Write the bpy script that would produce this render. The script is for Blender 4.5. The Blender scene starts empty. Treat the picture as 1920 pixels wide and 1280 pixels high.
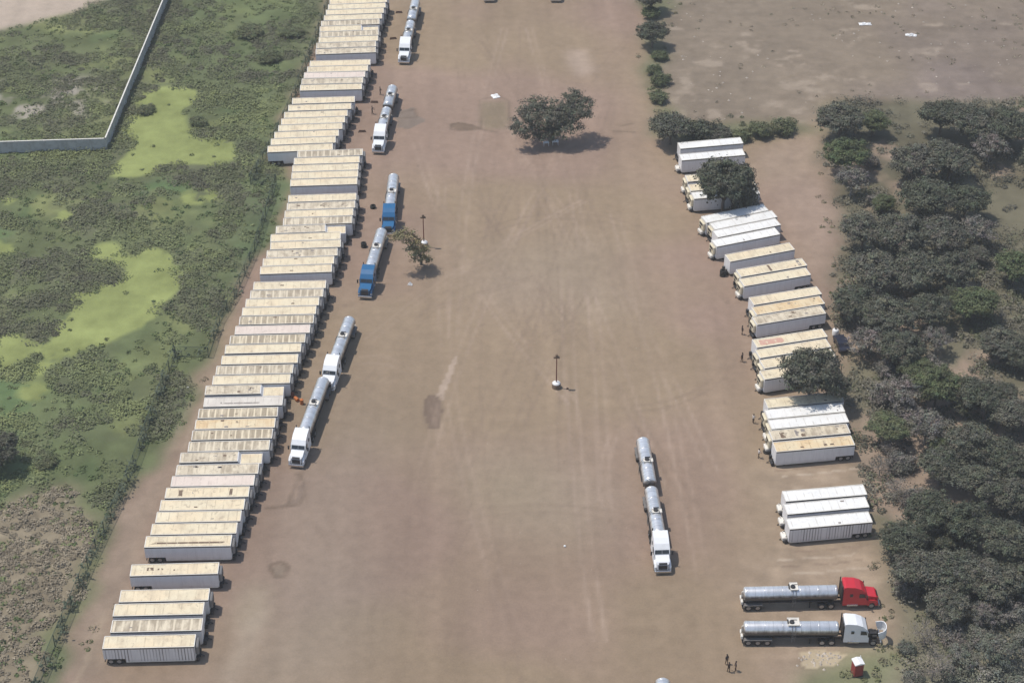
import bpy, bmesh, math, random
import numpy as np
from mathutils import Vector, Matrix

R = math.radians
SC = bpy.context.scene
COL = SC.collection

# ------------------------------------------------------------------ camera, sky, sun, exposure
F_PX, PITCH, CAM_H = 3620.0, R(36.0), 187.0        # focal length in photo pixels, look-down angle, flying height
cam = bpy.data.cameras.new('camera')
cam.sensor_width = 36.0
cam.lens = 36.0 * F_PX / 1920.0
cam.clip_start, cam.clip_end = 1.0, 20000.0
cam_ob = bpy.data.objects.new('camera', cam)
COL.objects.link(cam_ob)
cam_ob.location = (0, 0, CAM_H)
cam_ob.rotation_euler = (R(90) - PITCH, 0, 0)
SC.camera = cam_ob

SUN_FROM = Vector((-0.42, 0.12, 1.0)).normalized()
world = bpy.data.worlds.new('World')
SC.world = world
world.use_nodes = True
wn = world.node_tree
wn.nodes.clear()
sky = wn.nodes.new('ShaderNodeTexSky')
sky.sky_type = 'NISHITA'
sky.sun_disc = False
sky.sun_elevation = math.asin(SUN_FROM.z)
sky.sun_rotation = math.atan2(SUN_FROM.x, SUN_FROM.y)
bg = wn.nodes.new('ShaderNodeBackground')
bg.inputs['Strength'].default_value = 0.14
wo = wn.nodes.new('ShaderNodeOutputWorld')
wn.links.new(sky.outputs['Color'], bg.inputs['Color'])
wn.links.new(bg.outputs['Background'], wo.inputs['Surface'])

sun = bpy.data.lights.new('sun', 'SUN')
sun.energy = 3.5
sun.angle = R(0.5)
sun.color = (1.0, 0.955, 0.89)
sun_ob = bpy.data.objects.new('sun', sun)
COL.objects.link(sun_ob)
sun_ob.rotation_euler = (-SUN_FROM).to_track_quat('-Z', 'Y').to_euler()

SC.view_settings.view_transform = 'Standard'
SC.view_settings.look = 'None'
SC.view_settings.exposure = 0.04
SC.view_settings.gamma = 1.0
SC.cycles.max_bounces = 5
SC.cycles.diffuse_bounces = 2
SC.cycles.glossy_bounces = 2
SC.cycles.volume_bounces = 0
SC.cycles.transparent_max_bounces = 8

# ------------------------------------------------------------------ helpers
def at(u, v, z=0.0):
    """where the sight line of photo pixel (u, v) meets height z: used to survey positions on the ground"""
    a, b = (u - 960) / F_PX, (640 - v) / F_PX
    dy, dz = math.cos(PITCH) + b * math.sin(PITCH), -math.sin(PITCH) + b * math.cos(PITCH)
    t = (z - CAM_H) / dz
    return Vector((a * t, dy * t, z))

def tag(o, label=None, cat=None, group=None, kind=None):
    if label: o['label'] = label
    if cat: o['category'] = cat
    if group: o['group'] = group
    if kind: o['kind'] = kind
    return o

def empty(name, loc, rz=0.0, label=None, cat=None, group=None):
    o = bpy.data.objects.new(name, None)
    o.empty_display_size = 0.5
    COL.objects.link(o)
    o.location = loc
    o.rotation_euler = (0, 0, rz)
    return tag(o, label, cat, group)

class MB:
    """collects simple shapes into one mesh"""
    def __init__(s):
        s.v, s.f, s.m, s.sm = [], [], [], []
    def add(s, vs, fs, mi=0, smooth=False):
        n = len(s.v)
        s.v += [tuple(p) for p in vs]
        for f in fs:
            s.f.append([i + n for i in f]); s.m.append(mi); s.sm.append(smooth)
        return s
    def box(s, x0, x1, y0, y1, z0, z1, mi=0, M=None):
        vs = [Vector((x, y, z)) for x in (x0, x1) for y in (y0, y1) for z in (z0, z1)]
        if M is not None: vs = [M @ p for p in vs]
        return s.add(vs, [(0, 1, 3, 2), (4, 6, 7, 5), (0, 4, 5, 1), (2, 3, 7, 6), (0, 2, 6, 4), (1, 5, 7, 3)], mi)
    def rbox(s, x0, x1, y0, y1, z0, z1, c=0.08, mi=0):
        """box with chamfered edges"""
        vs, fs = [], []
        for z, k in ((z0, c), (z0 + c, 0), (z1 - c, 0), (z1, c)):
            a0, a1, b0, b1 = x0 + k, x1 - k, y0 + k, y1 - k
            d = c
            vs += [(a0 + d, b0, z), (a1 - d, b0, z), (a1, b0 + d, z), (a1, b1 - d, z), (a1 - d, b1, z), (a0 + d, b1, z), (a0, b1 - d, z), (a0, b0 + d, z)]
        for r in range(3):
            for i in range(8):
                j = (i + 1) % 8
                fs.append((r * 8 + i, r * 8 + j, r * 8 + 8 + j, r * 8 + 8 + i))
        fs.append(tuple(range(7, -1, -1))); fs.append(tuple(range(24, 32)))
        return s.add(vs, fs, mi)
    def tube(s, p, q, r0, r1=None, n=8, mi=0, caps=True, smooth=True):
        p, q = Vector(p), Vector(q)
        r1 = r0 if r1 is None else r1
        d = (q - p)
        if d.length < 1e-6: return s
        d.normalize()
        a = d.orthogonal().normalized(); b = d.cross(a)
        vs = []
        for c, r in ((p, r0), (q, r1)):
            for i in range(n):
                t = 2 * math.pi * i / n
                vs.append(c + (a * math.cos(t) + b * math.sin(t)) * r)
        s.add(vs, [(i, (i + 1) % n, n + (i + 1) % n, n + i) for i in range(n)], mi, smooth)
        if caps:
            s.add(vs[:n], [tuple(range(n - 1, -1, -1))], mi); s.add(vs[n:], [tuple(range(n))], mi)
        return s
    def path(s, pts, r, n=6, mi=0):
        for i in range(len(pts) - 1):
            ra = r[i] if isinstance(r, (list, tuple)) else r
            rb = r[i + 1] if isinstance(r, (list, tuple)) else r
            s.tube(pts[i], pts[i + 1], ra, rb, n, mi)
        return s
    def lathe_x(s, prof, y=0, z=0, n=20, mi=0, sy=1.0, smooth=True):
        """profile of (x, radius) turned about an axis along x"""
        vs, fs = [], []
        for x, r in prof:
            for i in range(n):
                t = 2 * math.pi * i / n
                vs.append((x, y + math.cos(t) * r * sy, z + math.sin(t) * r))
        for k in range(len(prof) - 1):
            for i in range(n):
                j = (i + 1) % n
                fs.append((k * n + i, k * n + j, (k + 1) * n + j, (k + 1) * n + i))
        s.add(vs, fs, mi, smooth)
        s.add(vs[:n], [tuple(range(n))], mi); s.add(vs[-n:], [tuple(range(n - 1, -1, -1))], mi)
        return s
    def lathe_z(s, prof, x=0, y=0, n=16, mi=0, smooth=True):
        vs, fs = [], []
        for r, z in prof:
            for i in range(n):
                t = 2 * math.pi * i / n
                vs.append((x + math.cos(t) * r, y + math.sin(t) * r, z))
        for k in range(len(prof) - 1):
            for i in range(n):
                j = (i + 1) % n
                fs.append((k * n + i, k * n + j, (k + 1) * n + j, (k + 1) * n + i))
        s.add(vs, fs, mi, smooth)
        s.add(vs[:n], [tuple(range(n - 1, -1, -1))], mi); s.add(vs[-n:], [tuple(range(n))], mi)
        return s
    def prism_y(s, prof, y0, y1, mi=0, taper=None):
        """side outline of (x, z) extruded across y; taper(x, z) -> half-width factor"""
        n = len(prof)
        k = [1.0 if taper is None else taper(x, z) for x, z in prof]
        c, h = (y0 + y1) / 2, (y1 - y0) / 2
        vs = [(x, c - h * k[i], z) for i, (x, z) in enumerate(prof)] + [(x, c + h * k[i], z) for i, (x, z) in enumerate(prof)]
        fs = [tuple(range(n)), tuple(range(2 * n - 1, n - 1, -1))]
        fs += [(i, n + i, n + (i + 1) % n, (i + 1) % n) for i in range(n)]
        return s.add(vs, fs, mi)
    def mesh(s, name, mats):
        me = bpy.data.meshes.new(name)
        me.from_pydata(s.v, [], s.f)
        for m in (mats if isinstance(mats, (list, tuple)) else [mats]): me.materials.append(m)
        me.polygons.foreach_set('material_index', s.m)
        me.polygons.foreach_set('use_smooth', s.sm)
        bm = bmesh.new(); bm.from_mesh(me)
        bmesh.ops.recalc_face_normals(bm, faces=bm.faces)
        bm.to_mesh(me); bm.free()
        me.update()
        return me

def put(name, me, parent=None, loc=(0, 0, 0), rz=0.0):
    o = bpy.data.objects.new(name, me)
    COL.objects.link(o)
    if parent is not None: o.parent = parent
    o.location = loc
    o.rotation_euler = (0, 0, rz)
    return o

MESHES = {}
def cached(key, fn):
    if key not in MESHES: MESHES[key] = fn()
    return MESHES[key]

def copy_tree(o, parent=None):
    c = o.copy(); COL.objects.link(c); c.parent = parent
    for ch in list(o.children): copy_tree(ch, c)
    return c

# ------------------------------------------------------------------ materials
class NT:
    def __init__(s, name):
        s.m = bpy.data.materials.new(name); s.m.use_nodes = True
        s.t = s.m.node_tree; s.t.nodes.clear()
        s.out = s.n('ShaderNodeOutputMaterial'); s.b = s.n('ShaderNodeBsdfPrincipled')
        s.l(s.b.outputs[0], s.out.inputs['Surface'])
    def n(s, t, **k):
        x = s.t.nodes.new(t)
        for a, b in k.items(): setattr(x, a, b)
        return x
    def l(s, a, b): s.t.links.new(a, b)
    def val(s, sock, v):
        if hasattr(v, 'is_linked'): s.l(v, sock)
        else: sock.default_value = v
    def math(s, op, a, b=0.0, clamp=False):
        x = s.n('ShaderNodeMath', operation=op, use_clamp=clamp); s.val(x.inputs[0], a); s.val(x.inputs[1], b); return x.outputs[0]
    def noise(s, vec, scale, detail=3.0, rough=0.55, dist=0.0):
        x = s.n('ShaderNodeTexNoise'); x.inputs['Scale'].default_value = scale; x.inputs['Detail'].default_value = detail
        x.inputs['Roughness'].default_value = rough; x.inputs['Distortion'].default_value = dist
        s.l(vec, x.inputs['Vector']); return x.outputs[0]
    def ramp(s, f, a, b, lo=0.0, hi=1.0):
        x = s.n('ShaderNodeMapRange'); x.clamp = True
        s.val(x.inputs[0], f); x.inputs[1].default_value = a; x.inputs[2].default_value = b
        x.inputs[3].default_value = lo; x.inputs[4].default_value = hi; return x.outputs[0]
    def mix(s, f, a, b, mode='MIX'):
        x = s.n('ShaderNodeMix', data_type='RGBA', blend_type=mode)
        s.val(x.inputs[0], f)
        for sock, v in ((x.inputs[6], a), (x.inputs[7], b)):
            if hasattr(v, 'is_linked'): s.l(v, sock)
            else: sock.default_value = (*v, 1.0) if len(v) == 3 else v
        return x.outputs[2]
    def scale(s, vec, k):
        x = s.n('ShaderNodeMapping'); x.inputs['Scale'].default_value = k; s.l(vec, x.inputs['Vector']); return x.outputs[0]
    def objvec(s):
        """object coordinates shifted by a random amount per object"""
        tc = s.n('ShaderNodeTexCoord'); oi = s.n('ShaderNodeObjectInfo')
        k = s.math('MULTIPLY', oi.outputs['Random'], 173.0)
        c = s.n('ShaderNodeCombineXYZ')
        for i in range(3): s.l(k, c.inputs[i])
        a = s.n('ShaderNodeVectorMath', operation='ADD'); s.l(tc.outputs['Object'], a.inputs[0]); s.l(c.outputs[0], a.inputs[1])
        return tc.outputs['Object'], a.outputs[0], oi.outputs['Random']
    def bump(s, h, strength, dist):
        x = s.n('ShaderNodeBump'); x.inputs['Strength'].default_value = strength; x.inputs['Distance'].default_value = dist
        s.l(h, x.inputs['Height']); s.l(x.outputs[0], s.b.inputs['Normal'])
    def done(s, col, rough=0.7, metal=0.0, spec=0.3):
        s.val(s.b.inputs['Base Color'], (*col, 1.0) if isinstance(col, tuple) and len(col) == 3 else col)
        s.val(s.b.inputs['Roughness'], rough); s.b.inputs['Metallic'].default_value = metal
        s.b.inputs['Specular IOR Level'].default_value = spec
        return s.m

def paint(name, col, rough=0.5, metal=0.0, dirt=(0.2, 0.16, 0.12), amt=0.35, scale=0.9, spec=0.35):
    t = NT(name); _, v, _ = t.objvec()
    f = t.ramp(t.noise(v, scale, 5, 0.65), 0.45, 0.8, 0.0, amt)
    return t.done(t.mix(f, col, dirt), rough, metal, spec)

def roof_mat(name, base, worn, worn_amt, lo, hi, ribs=0.0, rib_gap=1.15, streak=1.0, stain=(0.17, 0.12, 0.09), stain_amt=0.0, tint=None, tint_amt=0.0):
    """sheet roof of an old trailer: faded paint, cross bows showing through, worn patches, stains"""
    t = NT(name); o, v, rnd = t.objvec()
    c = t.mix(t.ramp(t.noise(v, 0.35, 3), 0.35, 0.7), base, tuple(0.90 * k for k in base))
    if tint: c = t.mix(t.ramp(t.noise(t.scale(v, (0.5, 0.7, 1)), 0.45, 3), 0.42, 0.62, 0.0, tint_amt), c, tint)
    w = t.ramp(t.noise(t.scale(v, (1.0, 0.55 * streak, 1.0)), 0.75, 5, 0.65, 0.4), lo, hi, 0.0, worn_amt)
    if ribs > 0:
        sx = t.n('ShaderNodeSeparateXYZ'); t.l(o, sx.inputs[0])
        ph = t.math('FRACT', t.math('DIVIDE', t.math('ADD', sx.outputs[0], 50.0), rib_gap))
        rib = t.math('LESS_THAN', t.math('ABSOLUTE', t.math('SUBTRACT', ph, 0.5)), 0.12)
        keep = t.math('SUBTRACT', 1.0, t.math('MULTIPLY', rib, ribs))
        w = t.math('MULTIPLY', w, keep)
    c = t.mix(w, c, worn)
    if stain_amt > 0:
        st = t.ramp(t.noise(t.scale(v, (1.0, 1.3, 1.0)), 1.1, 4, 0.6, 0.6), 0.60, 0.68, 0.0, stain_amt)
        c = t.mix(st, c, stain)
    sx2 = t.n('ShaderNodeSeparateXYZ'); t.l(o, sx2.inputs[0])
    pb = t.math('FRACT', t.math('DIVIDE', t.math('ADD', sx2.outputs[0], 50.0), 1.22))
    seam = t.math('MULTIPLY', t.math('LESS_THAN', t.math('ABSOLUTE', t.math('SUBTRACT', pb, 0.5)), 0.07), t.ramp(t.noise(t.scale(v, (0.6, 1.2, 1)), 0.8, 3), 0.40, 0.62, 0.0, 0.55))
    edge = t.math('MULTIPLY', t.ramp(t.math('ABSOLUTE', sx2.outputs[1]), 0.80, 1.05), t.ramp(t.noise(t.scale(v, (1.0, 0.3, 1)), 0.9, 4), 0.42, 0.65, 0.0, 0.6))
    c = t.mix(t.math('MAXIMUM', seam, edge), c, tuple(0.85 * k for k in worn))
    fine = t.noise(v, 9.0, 3, 0.7)
    c = t.mix(1.0, c, t.mix(t.ramp(fine, 0.3, 0.7), (0.90, 0.89, 0.87), (1, 1, 1)), 'MULTIPLY')
    t.bump(t.noise(t.scale(v, (2.2, 0.4, 1)), 1.2, 2), 0.25, 0.03)
    return t.done(c, 0.6, 0.0, 0.3)

CREAM, WHITE = (0.80, 0.695, 0.49), (0.87, 0.855, 0.81)
M = {}
M['roof_c'] = roof_mat('cream_roof', CREAM, (0.52, 0.42, 0.29), 0.75, 0.46, 0.74, stain_amt=0.35, tint=(0.80, 0.64, 0.42), tint_amt=0.55)
M['roof_w'] = roof_mat('white_roof', WHITE, (0.62, 0.57, 0.49), 0.4, 0.50, 0.78, stain_amt=0.12)
M['roof_r'] = roof_mat('ribbed_worn_roof', (0.76, 0.66, 0.49), (0.36, 0.295, 0.21), 0.9, 0.34, 0.58, ribs=0.85, streak=0.7)
M['roof_l'] = roof_mat('ladder_pattern_roof', (0.78, 0.67, 0.48), (0.34, 0.275, 0.19), 0.9, 0.30, 0.55, ribs=0.95, rib_gap=1.0, streak=0.5)
M['roof_d'] = roof_mat('dirty_patched_roof', (0.76, 0.66, 0.49), (0.38, 0.31, 0.22), 0.85, 0.38, 0.64, ribs=0.3, stain_amt=0.75)
M['roof_o'] = roof_mat('orange_mottled_roof', (0.78, 0.65, 0.43), (0.55, 0.37, 0.20), 0.6, 0.45, 0.7, ribs=0.6, rib_gap=1.3, stain_amt=0.5, tint=(0.70, 0.50, 0.27), tint_amt=0.7)
M['roof_p'] = roof_mat('pinkish_faded_roof', (0.78, 0.66, 0.56), (0.62, 0.51, 0.43), 0.6, 0.42, 0.7, ribs=0.5, stain_amt=0.2)
M['roof_s'] = roof_mat('grey_ridged_roof', (0.74, 0.68, 0.59), (0.50, 0.44, 0.38), 0.5, 0.4, 0.7)
M['patch_dark'] = paint('dark_rust_patch', (0.16, 0.11, 0.075), 0.9, amt=0.6, dirt=(0.34, 0.27, 0.19), scale=1.5)
M['patch_red'] = paint('red_primer_patch', (0.56, 0.32, 0.24), 0.9, amt=0.7, dirt=(0.62, 0.47, 0.36), scale=1.2)
M['patch_grey'] = paint('grey_patch', (0.24, 0.21, 0.19), 0.9, amt=0.6, dirt=(0.42, 0.36, 0.30), scale=1.5)

def side_mat(name, base, stripe, amt, gap):
    t = NT(name); o, v, _ = t.objvec()
    sx = t.n('ShaderNodeSeparateXYZ'); t.l(o, sx.inputs[0])
    c = t.mix(t.ramp(t.noise(t.scale(v, (1.0, 1.0, 0.25)), 1.4, 4, 0.6), 0.42, 0.72, 0.0, 0.45), base, tuple(0.78 * k for k in base))
    ph = t.math('FRACT', t.math('DIVIDE', t.math('ADD', sx.outputs[0], 60.0), gap))
    seam = t.math('MULTIPLY', t.math('LESS_THAN', ph, 0.3 if amt > 0.3 else 0.05), t.ramp(t.noise(t.scale(v, (1.3, 1, 0.12)), 0.5, 3), 0.38, 0.6))
    c = t.mix(t.math('MULTIPLY', seam, amt), c, stripe)
    low = t.ramp(sx.outputs[2], 0.45, 1.0, 0.45, 0.0)
    c = t.mix(t.math('MULTIPLY', low, t.noise(v, 1.5, 3)), c, (0.25, 0.21, 0.16))
    t.bump(t.math('LESS_THAN', ph, 0.06), 0.2, 0.02)
    return t.done(c, 0.5, 0.0, 0.35)
M['side'] = side_mat('white_panel_side', (0.80, 0.78, 0.76), (0.38, 0.35, 0.33), 0.22, 1.22)
M['side_dirty'] = side_mat('streaked_panel_side', (0.76, 0.74, 0.72), (0.16, 0.135, 0.13), 0.9, 0.42)
M['rail'] = paint('pale_rail', (0.74, 0.70, 0.62), 0.5, amt=0.3)
M['unit'] = paint('cooling_unit_cream', (0.74, 0.65, 0.46), 0.5, amt=0.4)
M['gap_shade'] = paint('painted_gap_shade', (0.17, 0.15, 0.13), 0.8, amt=0.5, dirt=(0.4, 0.34, 0.26))  # dark paint standing in for the shade in the gaps between trailers
M['unit_shade'] = paint('cooling_unit_shade_paint', (0.20, 0.195, 0.19), 0.6, amt=0.5)  # darker copy of the unit paint: shade of the left-row fronts in colour
M['black'] = paint('black_metal', (0.025, 0.025, 0.027), 0.55, amt=0.4, dirt=(0.12, 0.10, 0.08))
M['rubber'] = paint('tyre_rubber', (0.022, 0.021, 0.020), 0.85, amt=0.5, dirt=(0.12, 0.10, 0.08))
M['hub'] = paint('hub_metal', (0.42, 0.41, 0.40), 0.45, 0.5, amt=0.4)
M['glass'] = paint('dark_glass', (0.02, 0.025, 0.032), 0.08, amt=0.1, spec=0.7)
M['white'] = paint('white_cab_paint', (0.80, 0.80, 0.79), 0.35, amt=0.12, spec=0.45)
M['blue'] = paint('blue_cab_paint', (0.020, 0.125, 0.27), 0.22, amt=0.1, spec=0.6)
M['red'] = paint('red_cab_paint', (0.56, 0.022, 0.035), 0.3, amt=0.1, spec=0.5)
M['darkcab'] = paint('dark_cab_paint', (0.04, 0.04, 0.045), 0.3, amt=0.1)
M['chrome'] = paint('chrome_trim', (0.62, 0.62, 0.62), 0.25, 0.8, amt=0.2)
M['redbrown'] = paint('rusty_red_steel', (0.20, 0.06, 0.035), 0.8, amt=0.5)
M['orange'] = paint('orange_plastic', (0.48, 0.15, 0.04), 0.6, amt=0.3)
M['wood'] = paint('dark_timber', (0.10, 0.055, 0.035), 0.85, amt=0.5, dirt=(0.2, 0.15, 0.11), scale=3)
M['conc'] = paint('pale_concrete', (0.46, 0.46, 0.44), 0.85, amt=0.85, dirt=(0.22, 0.21, 0.18), scale=0.8)
M['plastic'] = paint('white_plastic', (0.80, 0.79, 0.76), 0.5, amt=0.2)
M['booth_red'] = paint('booth_red', (0.30, 0.045, 0.04), 0.6, amt=0.3)
M['navy'] = paint('navy_car_paint', (0.018, 0.02, 0.036), 0.3, amt=0.15, spec=0.5)
M['steel'] = paint('galvanised_steel', (0.20, 0.19, 0.18), 0.6, 0.3, amt=0.4)
M['fence_green'] = paint('green_fence_metal', (0.055, 0.085, 0.06), 0.7, amt=0.4)
M['bark'] = paint('bark', (0.13, 0.105, 0.085), 0.9, amt=0.6, dirt=(0.22, 0.19, 0.16), scale=2.5)
M['pale_bark'] = paint('pale_dead_wood', (0.30, 0.265, 0.225), 0.9, amt=0.5, dirt=(0.18, 0.155, 0.13), scale=2.5)
M['skin'] = paint('skin', (0.22, 0.12, 0.075), 0.6, amt=0.1)
M['shirt_dark'] = paint('dark_shirt', (0.055, 0.04, 0.035), 0.85, amt=0.2)
M['shirt_white'] = paint('white_shirt', (0.70, 0.64, 0.58), 0.85, amt=0.15)
M['trousers'] = paint('brown_trousers', (0.06, 0.035, 0.025), 0.85, amt=0.2)
M['hair'] = paint('black_hair', (0.015, 0.013, 0.012), 0.7, amt=0.1)

def tank_mat():
    t = NT('brushed_tank_steel'); o, v, rnd = t.objvec()
    sx = t.n('ShaderNodeSeparateXYZ'); t.l(o, sx.inputs[0])
    ph = t.math('FRACT', t.math('DIVIDE', t.math('ADD', sx.outputs[0], 60.0), 1.25))
    seam = t.math('LESS_THAN', ph, 0.045)
    c = t.mix(t.ramp(t.noise(t.scale(v, (1.6, 0.4, 0.4)), 0.9, 4), 0.35, 0.7), (0.86, 0.855, 0.84), (0.66, 0.655, 0.64))
    c = t.mix(t.math('MULTIPLY', seam, 0.45), c, (0.26, 0.255, 0.25))
    c = t.mix(t.ramp(t.noise(v, 0.8, 5, 0.7), 0.55, 0.8, 0, 0.35), c, (0.30, 0.26, 0.21))
    low = t.ramp(t.math('ADD', sx.outputs[2], t.math('MULTIPLY', t.noise(t.scale(v, (1.5, 1, 0.3)), 1.2, 4), 0.7)), 2.6, 3.1, 0.9, 0.0)   # lower half painted dark, standing in for reflected shade
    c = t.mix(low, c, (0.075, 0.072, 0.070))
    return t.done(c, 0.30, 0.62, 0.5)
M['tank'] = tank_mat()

def vcol_mat(name, rough, fine, amt, bump=0.0, trans=0.0):
    t = NT(name)
    a = t.n('ShaderNodeVertexColor'); a.layer_name = 'Col'
    tc = t.n('ShaderNodeTexCoord'); g = t.n('ShaderNodeNewGeometry')
    f = t.noise(g.outputs['Position'], fine, 5, 0.65)
    c = t.mix(1.0, a.outputs[0], t.mix(t.ramp(f, 0.28, 0.72), (1 - amt,) * 3, (1 + amt,) * 3), 'MULTIPLY')
    if bump > 0:
        f2 = t.noise(g.outputs['Position'], 3.6, 4, 0.7)
        c = t.mix(1.0, c, t.mix(t.ramp(f2, 0.3, 0.7), (0.92,) * 3, (1.08,) * 3), 'MULTIPLY')
    if bump > 0: t.bump(t.noise(g.outputs['Position'], fine * 1.7, 4), 0.6, bump)
    t.done(c, rough, 0.0, 0.15)
    return t.m
M['ground'] = vcol_mat('soil_and_grass', 0.95, 0.55, 0.10, 0.03)
M['leaf'] = vcol_mat('foliage', 0.75, 0.9, 0.18)
def leaf_obj_mat(name, a, b, c=None):
    t = NT(name)
    at_ = t.n('ShaderNodeVertexColor'); at_.layer_name = 'Col'
    oi = t.n('ShaderNodeObjectInfo')
    col = t.mix(oi.outputs['Random'], a, b)
    col = t.mix(1.0, col, at_.outputs[0], 'MULTIPLY')
    return t.done(col, 0.75, 0.0, 0.15)
M['leaf_dark'] = leaf_obj_mat('dark_grey_green_leaves', (0.084, 0.090, 0.060), (0.122, 0.118, 0.088))
M['leaf_mid'] = leaf_obj_mat('mid_green_leaves', (0.098, 0.118, 0.056), (0.138, 0.146, 0.078))
M['leaf_pale'] = leaf_obj_mat('pale_grey_green_leaves', (0.14, 0.145, 0.11), (0.18, 0.175, 0.135))
M['leaf_tan'] = leaf_obj_mat('olive_tan_leaves', (0.23, 0.20, 0.105), (0.25, 0.215, 0.115))
M['twig'] = leaf_obj_mat('dry_twigs', (0.20, 0.165, 0.13), (0.24, 0.20, 0.165))
M['leaf_dry'] = leaf_obj_mat('dry_grey_brush', (0.155, 0.145, 0.12), (0.20, 0.18, 0.15))

# ------------------------------------------------------------------ numpy helpers
def vnoise(x, y, s, seed):
    g = np.random.default_rng(seed).random((256, 256))
    x, y = x / s + 1000.0, y / s + 1000.0
    ix, iy = np.floor(x).astype(int), np.floor(y).astype(int)
    fx, fy = x - ix, y - iy
    fx, fy = fx * fx * (3 - 2 * fx), fy * fy * (3 - 2 * fy)
    a, b = g[ix % 256, iy % 256], g[(ix + 1) % 256, iy % 256]
    c, d = g[ix % 256, (iy + 1) % 256], g[(ix + 1) % 256, (iy + 1) % 256]
    return (a * (1 - fx) + b * fx) * (1 - fy) + (c * (1 - fx) + d * fx) * fy
def fbm(x, y, s, seed, o=4):
    r, a, t = 0, 1.0, 0
    for i in range(o):
        r = r + a * vnoise(x, y, s / 2 ** i, seed + i); t += a; a *= 0.55
    return r / t
def inpoly(x, y, poly):
    c = np.zeros(x.shape, bool)
    n = len(poly)
    for i in range(n):
        x0, y0 = poly[i]; x1, y1 = poly[(i + 1) % n]
        if y0 == y1: continue
        k = ((y0 > y) != (y1 > y)) & (x < (x1 - x0) * (y - y0) / (y1 - y0) + x0)
        c ^= k
    return c
def gpoly(px): return [tuple(at(u, v)[:2]) for u, v in px]

def fast_mesh(name, V, Q, C, mat, smooth=False):
    """quads Q (n,4) over vertices V with per-vertex colour C"""
    me = bpy.data.meshes.new(name)
    me.vertices.add(len(V)); me.vertices.foreach_set('co', np.asarray(V, np.float32).ravel())
    n = len(Q)
    me.loops.add(n * 4); me.loops.foreach_set('vertex_index', np.asarray(Q, np.int32).ravel())
    me.polygons.add(n); me.polygons.foreach_set('loop_start', np.arange(0, n * 4, 4, dtype=np.int32))
    if smooth: me.polygons.foreach_set('use_smooth', np.ones(n, bool))
    me.update(calc_edges=True)
    ca = me.color_attributes.new('Col', 'FLOAT_COLOR', 'POINT')
    ca.data.foreach_set('color', np.concatenate([C, np.ones((len(C), 1))], 1).astype(np.float32).ravel())
    me.materials.append(mat)
    return me

def leaf_mesh(name, P, N, S, C, mat, rng, aspect=0.65):
    """one small leaf-clump quad per point P, facing N, half-size S, colour C"""
    n = len(P)
    N = N / np.maximum(1e-6, np.linalg.norm(N, axis=1, keepdims=True))
    r = rng.normal(size=(n, 3))
    T = np.cross(N, r); T /= np.maximum(1e-6, np.linalg.norm(T, axis=1, keepdims=True))
    B = np.cross(N, T)
    S = np.asarray(S).reshape(-1, 1)
    V = np.stack([P - T * S - B * S * aspect * 0.6, P + T * S * 0.8 - B * S * aspect, P + T * S + B * S * aspect * 0.7, P - T * S * 0.7 + B * S * aspect], 1).reshape(-1, 3)
    Q = np.arange(n * 4).reshape(n, 4)
    return fast_mesh(name, V, Q, np.repeat(C, 4, axis=0), mat)
# ------------------------------------------------------------------ the ground
LOTS = dict(
 grass=[(-40,-40),(612,-40),(600,40),(575,110),(545,190),(520,250),(500,300),(545,312),(540,345),(530,375),(520,425),(497,470),(455,520),(420,590),(398,660),(380,690),(352,700),(338,780),(300,845),(256,900),(226,960),(192,1050),(152,1130),(95,1290),(60,1400),(-80,1400)],
 dryg=[(-40,960),(60,925),(130,905),(200,950),(190,1010),(140,1130),(60,1300),(-60,1400),(-80,1000)],
 road=[(-60,-60),(215,-60),(200,0),(140,22),(60,45),(-60,75)],
 stony=[(-40,150),(60,165),(150,148),(200,158),(185,195),(150,232),(60,225),(-40,205)],
 field=[(1248,-60),(2000,-60),(2000,192),(1720,192),(1545,188),(1500,232),(1400,225),(1262,232),(1240,150),(1228,80)],
 wood=[(1528,195),(1700,185),(2000,185),(2000,1400),(1705,1400),(1690,1260),(1668,1150),(1650,1050),(1625,930),(1606,860),(1595,760),(1566,640),(1556,560),(1572,480),(1560,340),(1530,270)],
 hedge=[(1196,-60),(1256,-60),(1240,60),(1246,150),(1262,228),(1500,222),(1512,250),(1400,262),(1270,272),(1228,268),(1216,160),(1204,80)],
 tan=[(1480,640),(1600,880),(1655,1060),(1690,1260),(1560,1300),(1400,1260),(1390,1100),(1440,1030),(1430,900)],
 lawn=[(1500,1240),(1560,1248),(1610,1225),(1650,1205),(1690,1215),(1705,1400),(1520,1400)],
 strip=[(455,540),(400,660),(345,790),(300,880),(230,990),(160,1140),(100,1290),(190,1290),(200,1200),(270,1050),(345,860),(420,690)],
 westlot=[(640,560),(610,760),(560,900),(520,1000),(430,1180),(420,1300),(640,1300),(690,1100),(700,900),(680,700)],
 rightstrip=[(1395,290),(1530,250),(1560,340),(1570,480),(1555,560),(1500,470),(1450,390)],
)
POND = [
 [(262,180),(300,163),(388,172),(372,198),(338,215),(345,235),(380,262),(415,252),(438,288),(400,305),(345,306),(280,312),(190,328),(212,302),(252,288),(258,262),(235,248),(262,222)],
 [(268,452),(305,470),(330,498),(312,545),(262,602),(215,622),(158,648),(120,662),(96,640),(118,606),(136,586),(146,548),(182,524),(215,533),(238,508),(262,480)],
 [(-20,640),(30,628),(72,640),(60,668),(20,690),(-20,692)],[(88,660),(112,668),(92,692),(66,690)],
 [(372,345),(395,338),(428,355),(420,372),(385,368)],[(320,352),(350,346),(380,380),(345,388)],[(92,412),(120,405),(145,420),(118,430)],[(40,715),(70,702),(95,725),(80,742),(48,735)],[(-20,375),(10,378),(18,395),(-20,402)],[(-20,430),(40,440),(20,470),(-20,470)],[(190,468),(235,462),(260,478),(205,482)],
]
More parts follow.
